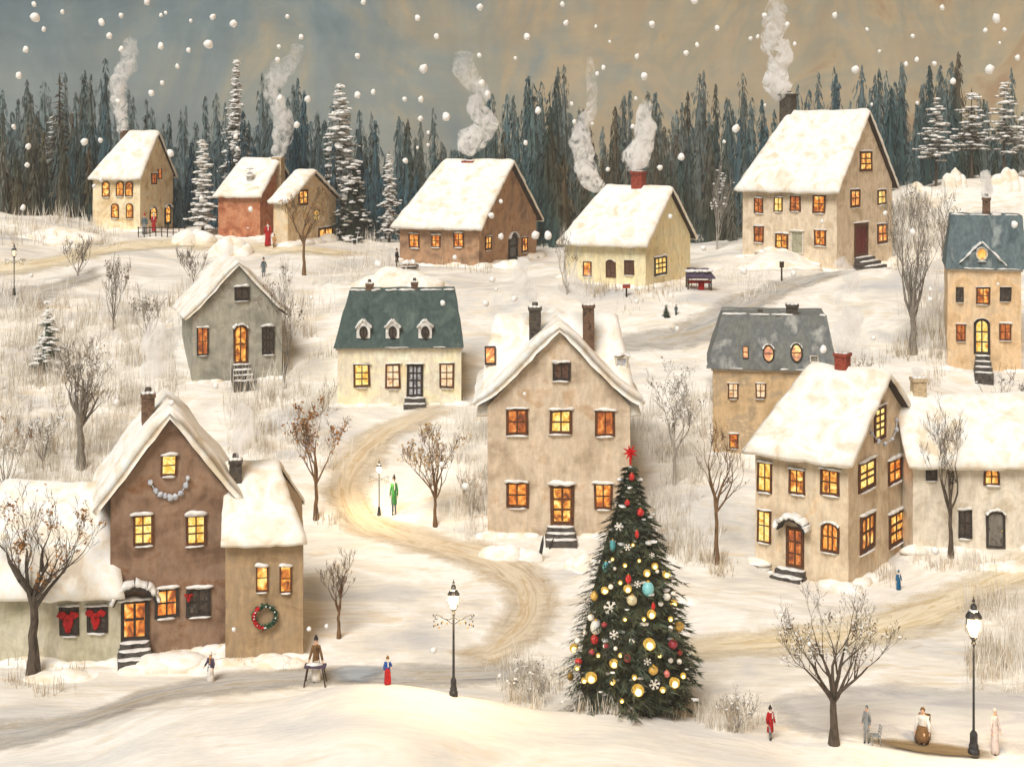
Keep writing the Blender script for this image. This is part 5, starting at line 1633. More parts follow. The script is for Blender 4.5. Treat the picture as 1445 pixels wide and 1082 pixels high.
def skin_body(P, E, rad, name, mat, root):
    me = bpy.data.meshes.new(name)
    me.from_pydata(P, E, [])
    o = bpy.data.objects.new(name, me)
    COL.objects.link(o)
    md = o.modifiers.new('skin', 'SKIN')
    md.use_smooth_shade = True
    for i, r in enumerate(rad):
        me.skin_vertices[0].data[i].radius = (r, r)
    me.skin_vertices[0].data[0].use_root = True
    ss = o.modifiers.new('sub', 'SUBSURF'); ss.levels = ss.render_levels = 1
    dg = bpy.context.evaluated_depsgraph_get()
    m2 = bpy.data.meshes.new_from_object(o.evaluated_get(dg))
    o.modifiers.clear()
    o.data = m2
    bpy.data.meshes.remove(me)
    m2.materials.clear(); m2.materials.append(mat)
    m2.polygons.foreach_set('use_smooth', [True] * len(m2.polygons))
    o.name = name
    o.parent = root
    return o

def person(px, py, hpx, label, coat='red', skirt=None, hat='black', hair='brown', face=0., arms=((.16, -.06, .50), (.16, -.06, .50)), legs='black', stride=.06, long=.34, sit=False, scarf=None, apron=None, group=None, slim=.85):
    base = ground(px, py)
    h = hpx * base.y / F / (1.04 if hat else 1.0)
    if sit: h /= .80
    root = empty('person', base, label, 'person', face, group)
    root.scale = (slim, slim, 1)
    drop = .24 if sit else 0
    S = lambda x, y, z: (x * h, y * h, z * h)
    P = [S(0, 0, .52 - drop), S(0, .005, .62 - drop), S(0, 0, .74 - drop), S(0, 0, .82 - drop), S(0, -.004, .865 - drop), S(0, -.010, .915 - drop), S(0, 0, .965 - drop), S(0, -.062, .912 - drop)]
    E = [(0, 1), (1, 2), (2, 3), (3, 4), (4, 5), (5, 6), (5, 7)]
    rad = [.075, .070, .080, .05, .032, .052, .046, .012]
    def add(p, r, a):
        P.append(S(*p)); rad.append(r); E.append((a, len(P) - 1)); return len(P) - 1
    for sd_, ar, st in ((-1, arms[0], stride), (1, arms[1], -stride)):
        sh = add((sd_ * .095, 0, .80 - drop), .04, 3)
        ax, ay, az = ar
        ex, ey, ez = sd_ * (.12 + ax * .2), .02 + ay * .3, (.80 + az) / 2 - .02 - drop
        el = add((ex, ey, ez), .027, sh)
        wr = add((sd_ * ax, ay, az - drop), .019, el)
        d = Vector((sd_ * ax - ex, ay - ey, az - drop - ez)).normalized()
        pm = Vector((sd_ * ax, ay, az - drop)) + d * .035
        pi = add(pm, .018, wr)
        sdv = d.cross(Vector((0, 1, .2))).normalized()
        for q, ln in ((-1.5, .034), (-.5, .042), (.5, .040), (1.5, .032)):
            f1 = add(pm + d * ln * .5 + sdv * q * .009, .0062, pi)
            add(pm + d * ln + sdv * q * .010 + Vector((0, -.01, 0)), .005, f1)
        add(pm + sdv * -.028 + d * .004, .006, wr)
        hp = add((sd_ * .05, 0, .49 - drop), .055, 0)
        if sit:
            kn = add((sd_ * .06, -.22, .27), .038, hp); an = add((sd_ * .06, -.20, .04), .024, kn); add((sd_ * .065, -.27, .015), .02, an)
        else:
            kn = add((sd_ * .052, -st * .6 - .015, .27), .036, hp); an = add((sd_ * .052, -st + .01, .04), .022, kn); add((sd_ * .058, -st - .06, .015), .02, an)
    rad = [r * h for r in rad]
    body = skin_body(P, E, rad, 'body', SKIN, root)
    mb = MB()
    for sd_ in (-1, 1):
        mb.lump(S(sd_ * .019, -.057, .922 - drop), (.0065 * h, .004 * h, .006 * h), 1, 1, 0)
    mb.build('eyes', M['metal'], root)
    mb = MB(); mb.lump(S(0, -.055, .887 - drop), (.014 * h, .006 * h, .004 * h), 2, 1, 0); mb.build('mouth', CL['rust'], root)
    mb = MB(); mb.lump(S(0, .012, .935 - drop), (.061 * h, .06 * h, .058 * h), px, 2, .12); mb.build('hair', CL[hair], root, smooth=True)
    # coat with sleeves, one cloth
    mb = MB()
    zb = (.52 - long * .4 if skirt else .50 - long * .75) - drop * .6
    zw = .62 - drop
    prof = [(.052, .845 - drop), (.115, .815 - drop), (.122, .76 - drop), (.105, .68 - drop), (.098, zw), (.115, .54 - drop * .95), (.125, zb + .02), (.12, zb)]
    mb.lathe([(r * h, z * h) for r, z in prof[::-1]], 16, sx=1.0, sy=.78)
    for i, sd_ in enumerate((-1, 1)):
        ax, ay, az = arms[i]
        ex, ey, ez = sd_ * (.12 + ax * .2), .02 + ay * .3, (.80 + az) / 2 - .02 - drop
        mb.tube([S(sd_ * .085, 0, .81 - drop), S(ex, ey, ez), S(sd_ * ax, ay, az + .01 - drop)], [.05 * h, .042 * h, .034 * h], 8)
    mb.wob(.012 * h, 3 / h, px)
    mb.build('coat', CL[coat], root, smooth=True)
    if skirt:
        mb = MB()
        if sit:
            mb.lathe([(.19 * h, .10 * h), (.17 * h, .2 * h), (.12 * h, .34 * h), (.08 * h, .38 * h)], 14, (0, -.08 * h, 0), 1, 1.2)
        else:
            mb.lathe([(.150 * h, .035 * h), (.148 * h, .12 * h), (.135 * h, .3 * h), (.118 * h, .48 * h), (.09 * h, .60 * h)], 18, sy=.85)
        mb.wob(.014 * h, 4 / h, px + 1)
        mb.build('skirt', CL[skirt], root, smooth=True)
    else:
        mb = MB()
        for sd_, st in ((-1, stride), (1, -stride)):
            if sit:
                mb.tube([S(sd_ * .05, 0, .49 - drop), S(sd_ * .06, -.22, .275), S(sd_ * .06, -.20, .04)], [.066 * h, .05 * h, .036 * h], 8)
            else:
                mb.tube([S(sd_ * .05, 0, .5), S(sd_ * .052, -st * .6 - .015, .27), S(sd_ * .052, -st + .01, .045)], [.066 * h, .047 * h, .036 * h], 8)
        mb.build('trousers', CL[legs], root, smooth=True)
    mb = MB()
    for sd_, st in ((-1, stride), (1, -stride)):
        y0 = -.225 if sit else -st - .02
        mb.lump(S(sd_ * (.06 if sit else .054), y0, .022), (.030 * h, .062 * h, .026 * h), sd_ + 2, 2, .05)
    mb.build('boots', CL['black'], root, smooth=True)
    if hat:
        mb = MB(); mb.lathe([(.070 * h, (.945 - drop) * h), (.068 * h, (.965 - drop) * h), (.058 * h, (.99 - drop) * h), (.035 * h, (1.03 - drop) * h), (.008 * h, (1.06 - drop) * h)], 12, (0, .004 * h, 0)); mb.wob(.006 * h, 5 / h, px); mb.build('hat', CL[hat], root, smooth=True)
    if scarf:
        mb = MB(); mb.lathe([(.06 * h, (.82 - drop) * h), (.072 * h, (.84 - drop) * h), (.05 * h, (.875 - drop) * h)], 12); mb.box(.01 * h, .05 * h, -.105 * h, -.085 * h, (.66 - drop) * h, (.83 - drop) * h); mb.build('scarf', CL[scarf], root)
    if apron:
        mb = MB(); mb.lathe([(.06 * h, (.5 - drop) * h), (.075 * h, (.62 - drop) * h), (.07 * h, (.78 - drop) * h)], 10, (0, -.045 * h, 0)); mb.build('apron', CL[apron], root, smooth=True)
    return root

person(547, 972, 41, 'person in a blue jacket and long red skirt standing by the road', 'blue', 'red', 'brown', arms=((.15, -.04, .52), (.17, -.12, .66)), scarf='white')
person(1087, 1046, 48, 'person in a bright red coat and black hat beside the ice', 'red', None, 'black', legs='grey', face=R(25), scarf='white', long=.36)
person(297, 963, 44, 'person in a white and dark purple coat with ochre scarf before the brown gabled house', 'purple', 'white', 'white', face=R(-20), arms=((.2, -.1, .56), (.15, -.04, .5)), scarf='ochre')
person(556, 726, 56, 'slim person in a green coat and dark pointed hat beside the small lamp', 'green', None, 'black', legs='slate', scarf='white', long=.3, slim=.62)
person(1268, 832, 28, 'person in a long blue coat and blue hat before the big corner house', 'teal', 'teal', 'teal', scarf='white')
person(1302, 1048, 54, 'person in white with brown hair sitting on a brown wooden chair', 'white', 'brown', None, 'brown', face=R(-25), sit=True)
person(1223, 1048, 54, 'thin person in grey standing beside a small grey chair on the ice', 'grey', None, None, 'slate', face=R(-40), legs='grey', long=.2, slim=.65)
person(1404, 1064, 66, 'person in pale pink standing beyond the tall lit lamp', 'pink', 'pink', None, 'pink', face=R(15), slim=.62)
person(446, 962, 66, 'person in a brown shawl and tall black hat standing behind a small table', 'brown', 'white', 'black', arms=((.2, -.1, .52), (.22, -.1, .5)), slim=.7)
person(204, 331, 30, 'person in a grey coat and red hat before the tall cream house', 'slate', 'grey', 'red')
person(217, 327, 27, 'person in a red coat beside the one in a grey coat by the railing', 'red', 'red', 'white', scarf='white')
person(378, 348, 36, 'person in a big dark red coat and rust hat beside the beige cottage', 'red', 'red', 'rust', scarf='white')
person(387, 350, 20, 'small child in an ochre coat holding on near the dark red coat', 'ochre', None, 'brown', legs='brown')
person(372, 391, 28, 'person in a slate coat walking above the grey gabled cottage', 'slate', None, 'black', legs='slate')
person(560, 377, 27, 'person in a dark coat stooping over a sledge before the wide brown brick house', 'black', None, 'brown', legs='black', face=R(60))
person(954, 445, 16, 'tiny dark figure beside the tiny teal fir on the upper slope', 'slate', None, 'black', legs='black')

# ------------------------------------------------------------------ small things
def stand(name, px, py, label, cat, face=0., group=None):
    p = ground(px, py)
    return empty(name, p, label, cat, face, group), p.y / F
def chair(px, py, hpx, label, mat, face):
    r, s = stand('chair', px, py, label, 'chair', face)
    u = hpx * s / .9
    mb = MB(); mb.box(-.22 * u, .22 * u, -.22 * u, .22 * u, .43 * u, .47 * u); mb.build('seat', mat, r)
    for x, y in ((-1, -1), (1, -1)):
        mb = MB(); mb.tube([(x * .2 * u, y * .2 * u, 0), (x * .19 * u, y * .19 * u, .44 * u)], .022 * u, 6); mb.build('leg', mat, r)
    for x in (-1, 1):
        mb = MB(); mb.tube([(x * .2 * u, .22 * u, 0), (x * .19 * u, .2 * u, .44 * u)], .022 * u, 6); mb.build('leg', mat, r)
    mb = MB()
    for x in (-1, 1): mb.tube([(x * .19 * u, .2 * u, .46 * u), (x * .19 * u, .27 * u, .92 * u)], .02 * u, 6)
    for z in (.6, .75, .9): mb.box(-.19 * u, .19 * u, .215 * u + (z - .46) * .12 * u, .245 * u + (z - .46) * .12 * u, (z - .035) * u, (z + .03) * u)
    mb.build('backrest', mat, r)
    return r
chair(1235, 1050, 26, 'small grey wooden chair on the ice beside the thin person in grey', CL['grey'], R(-90))
chair(1303, 1047, 36, 'brown wooden chair under the person in white', CL['brown'], R(-25))
def table(px, py, wpx, hpx, label):
    r, s = stand('table', px, py, label, 'table')
    w_, hh = wpx * s / 2, hpx * s
    mb = MB(); mb.box(-w_, w_, -w_ * .5, w_ * .5, hh - .09, hh); mb.wob(.02, 2, 1); mb.build('tabletop', CL['purple'], r)
    for x in (-1, 1):
        for y in (-1, 1):
            mb = MB(); mb.tube([(x * w_ * 1.0, y * w_ * .55, 0), (x * w_ * .7, y * w_ * .4, hh - .05)], .035, 6); mb.build('leg', M['wood_dark'], r)
    mb = MB(); mb.lump((0, 0, hh + .02), (w_ * .8, w_ * .4, .06), 3, 2, .4); mb.build('snow_cap', M['snow_cool'], r, smooth=True)
table(445, 966, 30, 28, 'small dark table with splayed legs in front of the person in brown shawl')
def signpost(px, py, hpx, wpx, mat, label):
    r, s = stand('signpost', px, py, label, 'sign')
    hh, w_ = hpx * s, wpx * s / 2
    mb = MB(); mb.tube([(0, 0, -.3), (0, 0, hh * .75)], .07, 6); mb.build('post', M['wood_dark'], r)
    mb = MB(); mb.box(-w_, w_, -.12, -.06, hh * .7, hh); mb.wob(.03, 1.5, px); mb.build('board', mat, r)
    mb = MB(); mb.lump((0, -.08, hh + .02), (w_, .12, .05), 4, 2, .3); mb.build('snow_cap', M['snow_cool'], r, smooth=True)
signpost(884, 419, 18, 11, CL['rust'], 'small signpost with a reddish board before the pale yellow cottage')
signpost(1103, 397, 28, 6, M['wood_dark'], 'thin dark signpost below the big beige house')
def stall(px, py, label):
    r, s = stand('market_stall', px, py, label, 'stall')
    w_, hh = 19 * s, 30 * s
    for x in (-1, 1):
        for y in (0, 1):
            mb = MB(); mb.tube([(x * w_ * .85, y * 1.1 - .5, -.2), (x * w_ * .85, y * 1.1 - .5, hh * .75)], .06, 6); mb.build('post', M['wood_dark'], r)
    mb = MB(); mb.box(-w_ * .8, w_ * .8, -.5, .5, hh * .30, hh * .40); mb.build('counter', CL['red'], r)
    mb = MB(); mb.box(-w_ * .1, w_ * .35, -.56, -.5, 0, hh * .34); mb.build('cloth', CL['red'], r)
    mb = MB(); mb.grid((-w_ * 1.1, -1.1, hh * .62), (w_ * 1.1, -1.1, hh * .58), (w_ * .8, .5, hh * .95), (-w_ * .8, .5, hh), 8, 6); mb.grid((-w_ * .8, .6, hh * .9), (w_ * .8, .6, hh * .85), (w_ * 1.1, -1.2, hh * .55), (-w_ * 1.1, -1.2, hh * .55), 8, 6); mb.wob(.06, 1, 3); aw = mb.build('awning', CL['purple'], r)
    mb = MB()
    for i in range(6): mb.lump(((-1 + i * .4) * w_ * .8, -.2 + .2 * (i % 2), hh * .86), (w_ * .28, .55, .12), i, 2, .4)
    mb.build('snow_cap', M['snow_cool'], aw, smooth=True)
stall(986, 408, 'small stall with dark snowy awning and red cloth beside the pale yellow cottage')
def sledge(px, py, label):
    r, s = stand('sledge', px, py, label, 'sledge', R(15))
    u = 11 * s
    for y in (-.3, .3):
        mb = MB(); mb.tube([(-u, y, .05), (u * .7, y, .05), (u * 1.05, y, .2), (u * 1.0, y, .4)], .05, 6); mb.build('runner', M['wood_dark'], r)
    mb = MB(); mb.box(-u * .9, u * .75, -.35, .35, .3, .38); mb.build('deck', CL['brown'], r)
    mb = MB()
    for i in range(4): mb.lump(((-.7 + .4 * i) * u, 0, .48), (u * .35, .35, .2 + .1 * (i % 2)), i, 2, .4)
    mb.build('snow_cap', M['snow_cool'], r, smooth=True)
sledge(578, 379, 'sledge heaped with snow before the wide brown brick house')
r, s = stand('stake', 760, 790, 'black pointed stake leaning in the snow below the front steps', 'stake', 0)
mb = MB(); mb.tube([(0, 0, -.2), (.12, 0, .4), (.2, 0, .9), (.26, 0, 1.35)], [.02, .10, .09, .012], 7); mb.build('shaft', M['metal'], r)
r, s = stand('stake', 774, 774, 'thin dark stake in the snow beside the larger black one', 'stake', 0)
mb = MB(); mb.tube([(0, 0, -.2), (.15, 0, .3), (.3, 0, .62)], [.03, .05, .015], 6); mb.build('shaft', M['metal'], r)
conifer(940, 447, 17, 12, 'tiny teal fir on the upper slope beside the tiny dark figure', 91, 'green', 0, .05, tiers=6, core=.6)
# railing by the tall cream house
r, s = stand('fence', 228, 334, 'low thin railing before the door of the tall cream house', 'fence', 0)
for i in range(9):
    mb = MB(); mb.tube([((i - 4) * .55, 0, -.2), ((i - 4) * .55, 0, .95)], .05, 5); mb.build('post', M['wood_dark'], r)
mb = MB(); mb.tube([(-2.3, 0, .8), (0, 0, .84), (2.3, 0, .8)], .045, 5); mb.tube([(-2.3, 0, .4), (0, 0, .42), (2.3, 0, .4)], .04, 5); mb.build('rail', M['wood_dark'], r)

# wreath, bows, garlands
def on(hs, face, x, y, off=.1):
    c = hs.hit(face, x, y)
    T = hs.frame(face, c)
    return hs.M @ (T @ Vector((0, 0, off))), (hs.M.to_3x3().to_4x4() @ T.to_3x3().to_4x4())
GREEN = paint('wreath_green', [(28, 66, 44), (48, 92, 62), (22, 48, 36), (150, 170, 150)], big=(7, 7, 7), bump=0)
def wreath():
    p, Rm = on(H15, 'front', 374, 868, .16)
    root = empty('wreath', p, 'round green wreath with a red ribbon hanging on the tan annex wall', 'wreath')
    root.matrix_world = Matrix.Translation(p) @ Rm
    rnd = random.Random(6)
    R_ = 15 / H15.sc
    mb = MB()
    for i in range(420):
        a = rnd.random() * 6.283
        c = Vector((math.cos(a) * R_, math.sin(a) * R_, 0)) + Vector((rnd.gauss(0, .055), rnd.gauss(0, .055), rnd.gauss(.02, .04)))
        leafquad(mb, c, rnd.uniform(.05, .11), rnd, 1.3)
    mb.tube([(math.cos(a) * R_, math.sin(a) * R_, 0) for a in [k * math.pi / 12 for k in range(25)]], .06, 6)
    mb.build('ring', GREEN, root)
    mb = MB()
    for i in range(9):
        a = 2.2 + i * .28 + rnd.uniform(-.1, .1)
        mb.lump((math.cos(a) * R_ * 1.03, math.sin(a) * R_ * 1.03, .08), (.10, .09, .07), i, 2, .5)
    mb.build('ribbon', M['red'], root)
    mb = MB()
    for i in range(12):
        a = rnd.random() * 6.283
        mb.lump((math.cos(a) * R_, math.sin(a) * R_, .11), (.045, .045, .04), i, 1, .3)
    mb.build('snow_clumps', M['snow_cool'], root)
wreath()
def bow(hs, x, y, size, label, seed):
    p, Rm = on(hs, 'front', x, y, .14)
    u = size / hs.sc / 2
    mb = MB()
    for sd_ in (-1, 1):
        mb.lump((sd_ * u * .55, u * .45, 0), (u * .5, u * .36, .06), seed + sd_, 2, .45)
        mb.lump((sd_ * u * .22, -u * .25, 0), (u * .28, u * .55, .05), seed + sd_ + 5, 2, .5)
        mb.lump((sd_ * u * .1, -u * .8, 0), (u * .2, u * .4, .05), seed + sd_ + 9, 2, .5)
    mb.lump((0, u * .3, .03), (u * .24, u * .24, .07), seed, 2, .2)
    o = mb.build('bow', M['red'], smooth=True)
    o.matrix_world = Matrix.Translation(p) @ Rm
    tag(o, label, 'bow')
bow(H16, 97, 873, 30, 'large ragged red bow on the sage annex window nearer the great bare tree', 3)
bow(H16, 136, 870, 28, 'red bow on the sage annex window nearer the double glass doors', 8)
bow(H14, 266, 841, 12, 'small red bow in the dark window of the brown gabled house', 12)
def garland(hs, pts, label, sizes, seed, mat='snow_cool', face='front'):
    mb = MB()
    rnd = random.Random(seed)
    P = []
    for (x, y), sz in zip(pts, sizes):
        p, Rm = on(hs, face, x, y, .10)
        P.append(p)
        mb.lump(p, (sz / hs.sc / 2, .09, sz / hs.sc / 2 * rnd.uniform(1, 1.3)), rnd.random() * 50, 2, .35)
    mb.tube(P, .03, 5)
    o = mb.build('garland', M[mat], smooth=True)
    tag(o, label, 'garland')
ICEB = paint('ice_ball', [(150, 156, 168), (186, 190, 198), (220, 222, 224)], big=(5, 5, 5))
M['ice'] = ICEB
garland(H14, [(212, 680), (220, 692), (226, 697), (233, 699), (240, 701), (247, 700), (255, 695), (262, 684), (265, 674)], 'swag of pale icy balls under the top window of the brown gabled house', [8, 8, 9, 7, 9, 8, 8, 9, 6], 4, 'ice')

garland(HCORNER, [(1226, 588), (1223, 600), (1228, 611), (1237, 622), (1247, 626), (1257, 619), (1263, 606), (1263, 592)], 'string of small white balls round the top gable window of the big corner house', [6, 7, 6, 7, 6, 6, 7, 6], 9, 'ice', 'right')
# snow mounds
def mound(px, py, wpx, hpx, label, seed, n=5, mat='mound', name='snow_mound', group=None):
    base = ground(px, py)
    s = base.y / F
    rnd = random.Random(seed)
    mb = MB()
    for i in range(n):
        t = (i + .5) / n * 2 - 1
        r = wpx * s / 2 * rnd.uniform(.38, .55)
        hh = hpx * s * (1 - .55 * t * t) * rnd.uniform(.75, 1.05)
        mb.lump((t * wpx * s * .34, rnd.uniform(-.15, .25) * r, -.1), (r, r * .8, hh), rnd.random() * 60, 3, .22, 1.0)
    o = mb.build(name, M[mat], smooth=True)
    o.location = base
    tag(o, label, 'snow mound', group)
mound(272, 342, 66, 26, 'pointed snow heap between the tall cream house and the rust red house', 3, 4)
mound(326, 358, 66, 28, 'snow heap before the rust red house', 5, 4)
mound(318, 926, 30, 26, 'snow covered bush between the brown gabled house and the tan annex', 7, 4)
mound(240, 938, 150, 22, 'long low snow bank in front of the brown gabled house', 9, 8)
mound(392, 938, 80, 16, 'low snow bank in front of the tan annex', 11, 5)
mound(90, 955, 120, 14, 'low snow bank in front of the sage annex', 13, 6)
mound(560, 402, 120, 26, 'soft snow bank on the slope above the cream cottage', 15, 6)
mound(1348, 268, 42, 34, 'rounded white bush on the ridge under the snowy firs', 17, 3)
mound(1425, 268, 60, 34, 'broad rounded white bush at the end of the ridge', 19, 4)
mound(1300, 275, 60, 18, 'low white bush on the ridge nearest the big beige house', 21, 4)
mound(722, 785, 90, 22, 'snow bank at the corner of the large gabled house', 23, 5)
mound(828, 800, 70, 24, 'snow bank below the steps of the large gabled house', 25, 4)
mound(955, 850, 80, 12, 'low snow bank beyond the christmas tree', 27, 4)
mound(1415, 800, 90, 12, 'low snow bank before the pale grey house', 29, 5)
mound(720, 378, 60, 16, 'snow heap by the dark door of the wide brown brick house', 31, 4)
mound(1100, 378, 120, 14, 'snow bank in front of the big beige house', 33, 6)
mound(88, 338, 130, 18, 'snow bank at the forest edge near the frosted pale fir', 35, 6)

# dry grass: thin stalks
GR = paint('dry_grass', [(190, 172, 144), (216, 202, 176), (164, 148, 126), (226, 214, 190)], big=(.6, .6, .6), bump=0, coord='World')
def grass():
    rnd = random.Random(12)
    V, Fc = [], []
    areas = [(0, 430, 250, 640, 2600, 24, .5), (0, 610, 130, 690, 350, 26, .7), (330, 545, 470, 640, 500, 24, .6), (0, 300, 170, 345, 320, 15, .8), (560, 360, 680, 385, 120, 12, .8), (800, 400, 980, 420, 260, 16, .8),
             (1260, 470, 1340, 510, 220, 26, .8), (1300, 785, 1445, 805, 140, 18, .7), (1370, 850, 1445, 960, 520, 36, .8), (640, 690, 720, 760, 320, 26, .7), (910, 740, 980, 800, 240, 26, .7), (985, 790, 1040, 815, 140, 24, .9),
             (20, 935, 110, 985, 160, 22, .9), (820, 985, 985, 1012, 420, 22, 1.0), (1000, 1005, 1070, 1040, 200, 22, .9), (700, 930, 790, 1000, 280, 22, .8), (1200, 800, 1260, 835, 90, 20, .8), (1020, 590, 1070, 660, 160, 24, .7), (930, 560, 1000, 690, 260, 24, .6), (880, 420, 1000, 440, 60, 8, .6), (160, 395, 260, 440, 160, 20, .6), (400, 430, 470, 540, 200, 24, .6), (1180, 500, 1330, 560, 200, 20, .6), (20, 920, 430, 950, 120, 14, .8), (1268, 280, 1330, 380, 160, 20, .6), (440, 700, 480, 745, 60, 18, .7)]
    for x0, y0, x1, y1, n, hp, wd in areas:
        nc = max(3, n // 22)
        cl = [(rnd.uniform(x0, x1), rnd.uniform(y0, y1)) for _ in range(nc)]
        for i in range(n):
            cx, cy = rnd.choice(cl)
            x, y = cx + rnd.gauss(0, 9), cy + rnd.gauss(0, 3)
            p = ground(x, y)
            s = p.y / F
            h_ = hp * s * rnd.uniform(.4, 1.25)
            w_ = wd * s * rnd.uniform(.35, .7)
            a = rnd.random() * 3.14
            u = Vector((math.cos(a), math.sin(a), 0)) * w_
            ln = Vector((rnd.gauss(0, .10), rnd.gauss(0, .10), 1)) * h_
            bend = Vector((rnd.gauss(0, .06), 0, 0)) * h_
            o = len(V)
            V += [tuple(p - u), tuple(p + u), tuple(p + ln * .55 + u * .7), tuple(p + ln * .55 - u * .7), tuple(p + ln + bend)]
            Fc += [(o, o + 1, o + 2, o + 3), (o + 3, o + 2, o + 4)]
    mb = MB(); mb.v, mb.f = V, Fc
    o = mb.build('dry_grass', GR)
    tag(o, 'thin dry stalks standing in the snow around the village', 'grass', kind='stuff')
grass()
FG = paint('frosted_stalk', [(232, 226, 214), (247, 243, 235), (216, 206, 190), (250, 247, 241)], big=(.6, .6, .6), bump=0, coord='World')
def brush():
    rnd = random.Random(31)
    V, Fc = [], []
    areas = [(0, 420, 270, 700, 3600, 40), (270, 400, 470, 470, 500, 34), (330, 545, 470, 680, 800, 44), (640, 600, 690, 760, 500, 40), (905, 560, 1010, 800, 1300, 40), (1268, 290, 1330, 500, 800, 44), (1370, 850, 1460, 980, 800, 48), (1290, 790, 1380, 812, 160, 26), (0, 300, 180, 350, 500, 26), (1020, 380, 1080, 430, 160, 26), (785, 385, 850, 412, 160, 26), (690, 930, 800, 1000, 300, 34), (815, 992, 985, 1010, 620, 30), (990, 1000, 1080, 1042, 300, 34), (480, 340, 570, 400, 300, 22)]
    for x0, y0, x1, y1, n, hp in areas:
        cl = [(rnd.uniform(x0, x1), rnd.uniform(y0, y1)) for _ in range(max(4, n // 26))]
        for i in range(n):
            cx, cy = rnd.choice(cl)
            p = ground(cx + rnd.gauss(0, 10), cy + rnd.gauss(0, 3))
            s = p.y / F
            h_ = hp * s * rnd.uniform(.35, 1.2)
            w_ = s * rnd.uniform(.25, .6)
            a = rnd.random() * 3.14
            u = Vector((math.cos(a), math.sin(a), 0)) * w_
            ln = Vector((rnd.gauss(0, .16), rnd.gauss(0, .16), 1)) * h_
            o = len(V)
            V += [tuple(p - u), tuple(p + u), tuple(p + ln * .55 + u * .7), tuple(p + ln * .55 - u * .7), tuple(p + ln + Vector((rnd.gauss(0, .06) * h_, 0, 0)))]
            Fc += [(o, o + 1, o + 2, o + 3), (o + 3, o + 2, o + 4)]
    mb = MB(); mb.v, mb.f = V, Fc
    o = mb.build('frosted_brush', FG)
    tag(o, 'pale frosted brush standing in the snow on the slopes', 'brush', kind='stuff')
brush()

# ------------------------------------------------------------------ chimney smoke
def smoke_mat():
    m, nt, b = newmat('chimney_smoke')
    nt.nodes.remove(b)
    n1 = strokes(nt, (1.0, 1.0, .7), detail=6, rough=.72, dist=2.2)
    r1 = ramp(nt, n1.outputs['Fac'], [(.47, (0, 0, 0)), (.58, (1, 1, 1))])
    mu = N(nt, 'ShaderNodeMath', operation='MULTIPLY', i_1=5.0)
    nt.links.new(r1.outputs[0], mu.inputs[0])
    tc_ = N(nt, 'ShaderNodeTexCoord'); sz = N(nt, 'ShaderNodeSeparateXYZ'); nt.links.new(tc_.outputs['Object'], sz.inputs[0])
    mr = N(nt, 'ShaderNodeMapRange'); mr.inputs['From Min'].default_value = 0; mr.inputs['From Max'].default_value = 9; mr.inputs['To Min'].default_value = 1; mr.inputs['To Max'].default_value = .14
    nt.links.new(sz.outputs['Z'], mr.inputs['Value'])
    m2_ = N(nt, 'ShaderNodeMath', operation='MULTIPLY'); nt.links.new(mu.outputs[0], m2_.inputs[0]); nt.links.new(mr.outputs['Result'], m2_.inputs[1])
    mu = m2_
    v = N(nt, 'ShaderNodeVolumePrincipled')
    v.inputs['Color'].default_value = (.995, .99, .98, 1)
    v.inputs['Anisotropy'].default_value = -.15
    nt.links.new(mu.outputs[0], v.inputs['Density'])
    nt.links.new(v.outputs[0], nt.nodes['Material Output'].inputs['Volume'])
    return m
SM = smoke_mat()
def smoke(src, pts, label, seed, dens=1.0):
    """pts: x, y, width seen at the depth of the chimney; one rising plume of real smoke"""
    rnd = random.Random(seed)
    d = src.y
    s = d / F
    cs = catmull(pts, 8)
    n = 14
    P, Rr = [], []
    for i, c in enumerate(cs):
        t = i / (len(cs) - 1)
        P.append(at(c[0], c[1], d) - src)
        Rr.append(max(.12, c[2] * s / 2 * 1.3) * (.55 if t == 0 or t == 1 else 1))
    mb = MB()
    mb.tube(P, Rr, n)
    for i, v in enumerate(mb.v):
        k = min(len(P) - 1, i // n)
        q = (Vector(v) - P[k])
        f_ = 1 + .45 * noise.noise(Vector(v) * 1.1 + Vector((seed * 5., 0, 0)))
        mb.v[i] = tuple(P[k] + q * f_)
    o = mb.build('chimney_smoke', SM, smooth=True)
    o.location = src
    tag(o, label, 'smoke', 'smoke rising from the chimneys')
    return o
smoke(CHIM['a'], [(173, 188, 12), (170, 160, 14), (166, 118, 20), (180, 90, 20), (186, 52, 14)], 'white smoke from the tall cream house', 1, .75)
smoke(CHIM['b'], [(392, 222, 14), (398, 190, 22), (400, 165, 20), (384, 130, 18), (394, 105, 26), (416, 82, 16), (420, 62, 14)], 'white smoke over the rust red house', 2, .9)
smoke(CHIM['c'], [(655, 218, 18), (664, 200, 30), (686, 178, 26), (674, 150, 24), (680, 130, 18), (656, 100, 26), (655, 72, 20)], 'white smoke over the wide brown brick house', 3, .95)
smoke(CHIM['d'], [(901, 240, 22), (898, 222, 30), (910, 195, 26), (908, 165, 20), (916, 140, 12)], 'white smoke from the red chimney of the pale yellow cottage', 4, 1.0)
smoke(CHIM['d2'], [(846, 270, 16), (828, 246, 24), (822, 215, 24), (820, 185, 22), (834, 148, 14), (832, 80, 10)], 'paler smoke rising behind the pale yellow cottage', 5, .8)
smoke(CHIM['e'], [(1112, 132, 22), (1096, 120, 30), (1096, 95, 26), (1104, 72, 26), (1088, 68, 20), (1092, 40, 26), (1096, 5, 20), (1098, -30, 18)], 'tall white smoke from the big beige house', 6, .95)
smoke(CHIM['f'], [(1392, 280, 10), (1394, 262, 14), (1390, 240, 10)], 'short smoke puff from the tan house with slate roof', 7, .9)
smoke(CHIM['k'], [(209, 552, 14), (212, 530, 22), (222, 505, 26), (216, 480, 26), (226, 450, 20)], 'white smoke from the tall brown gabled house', 8, .95)
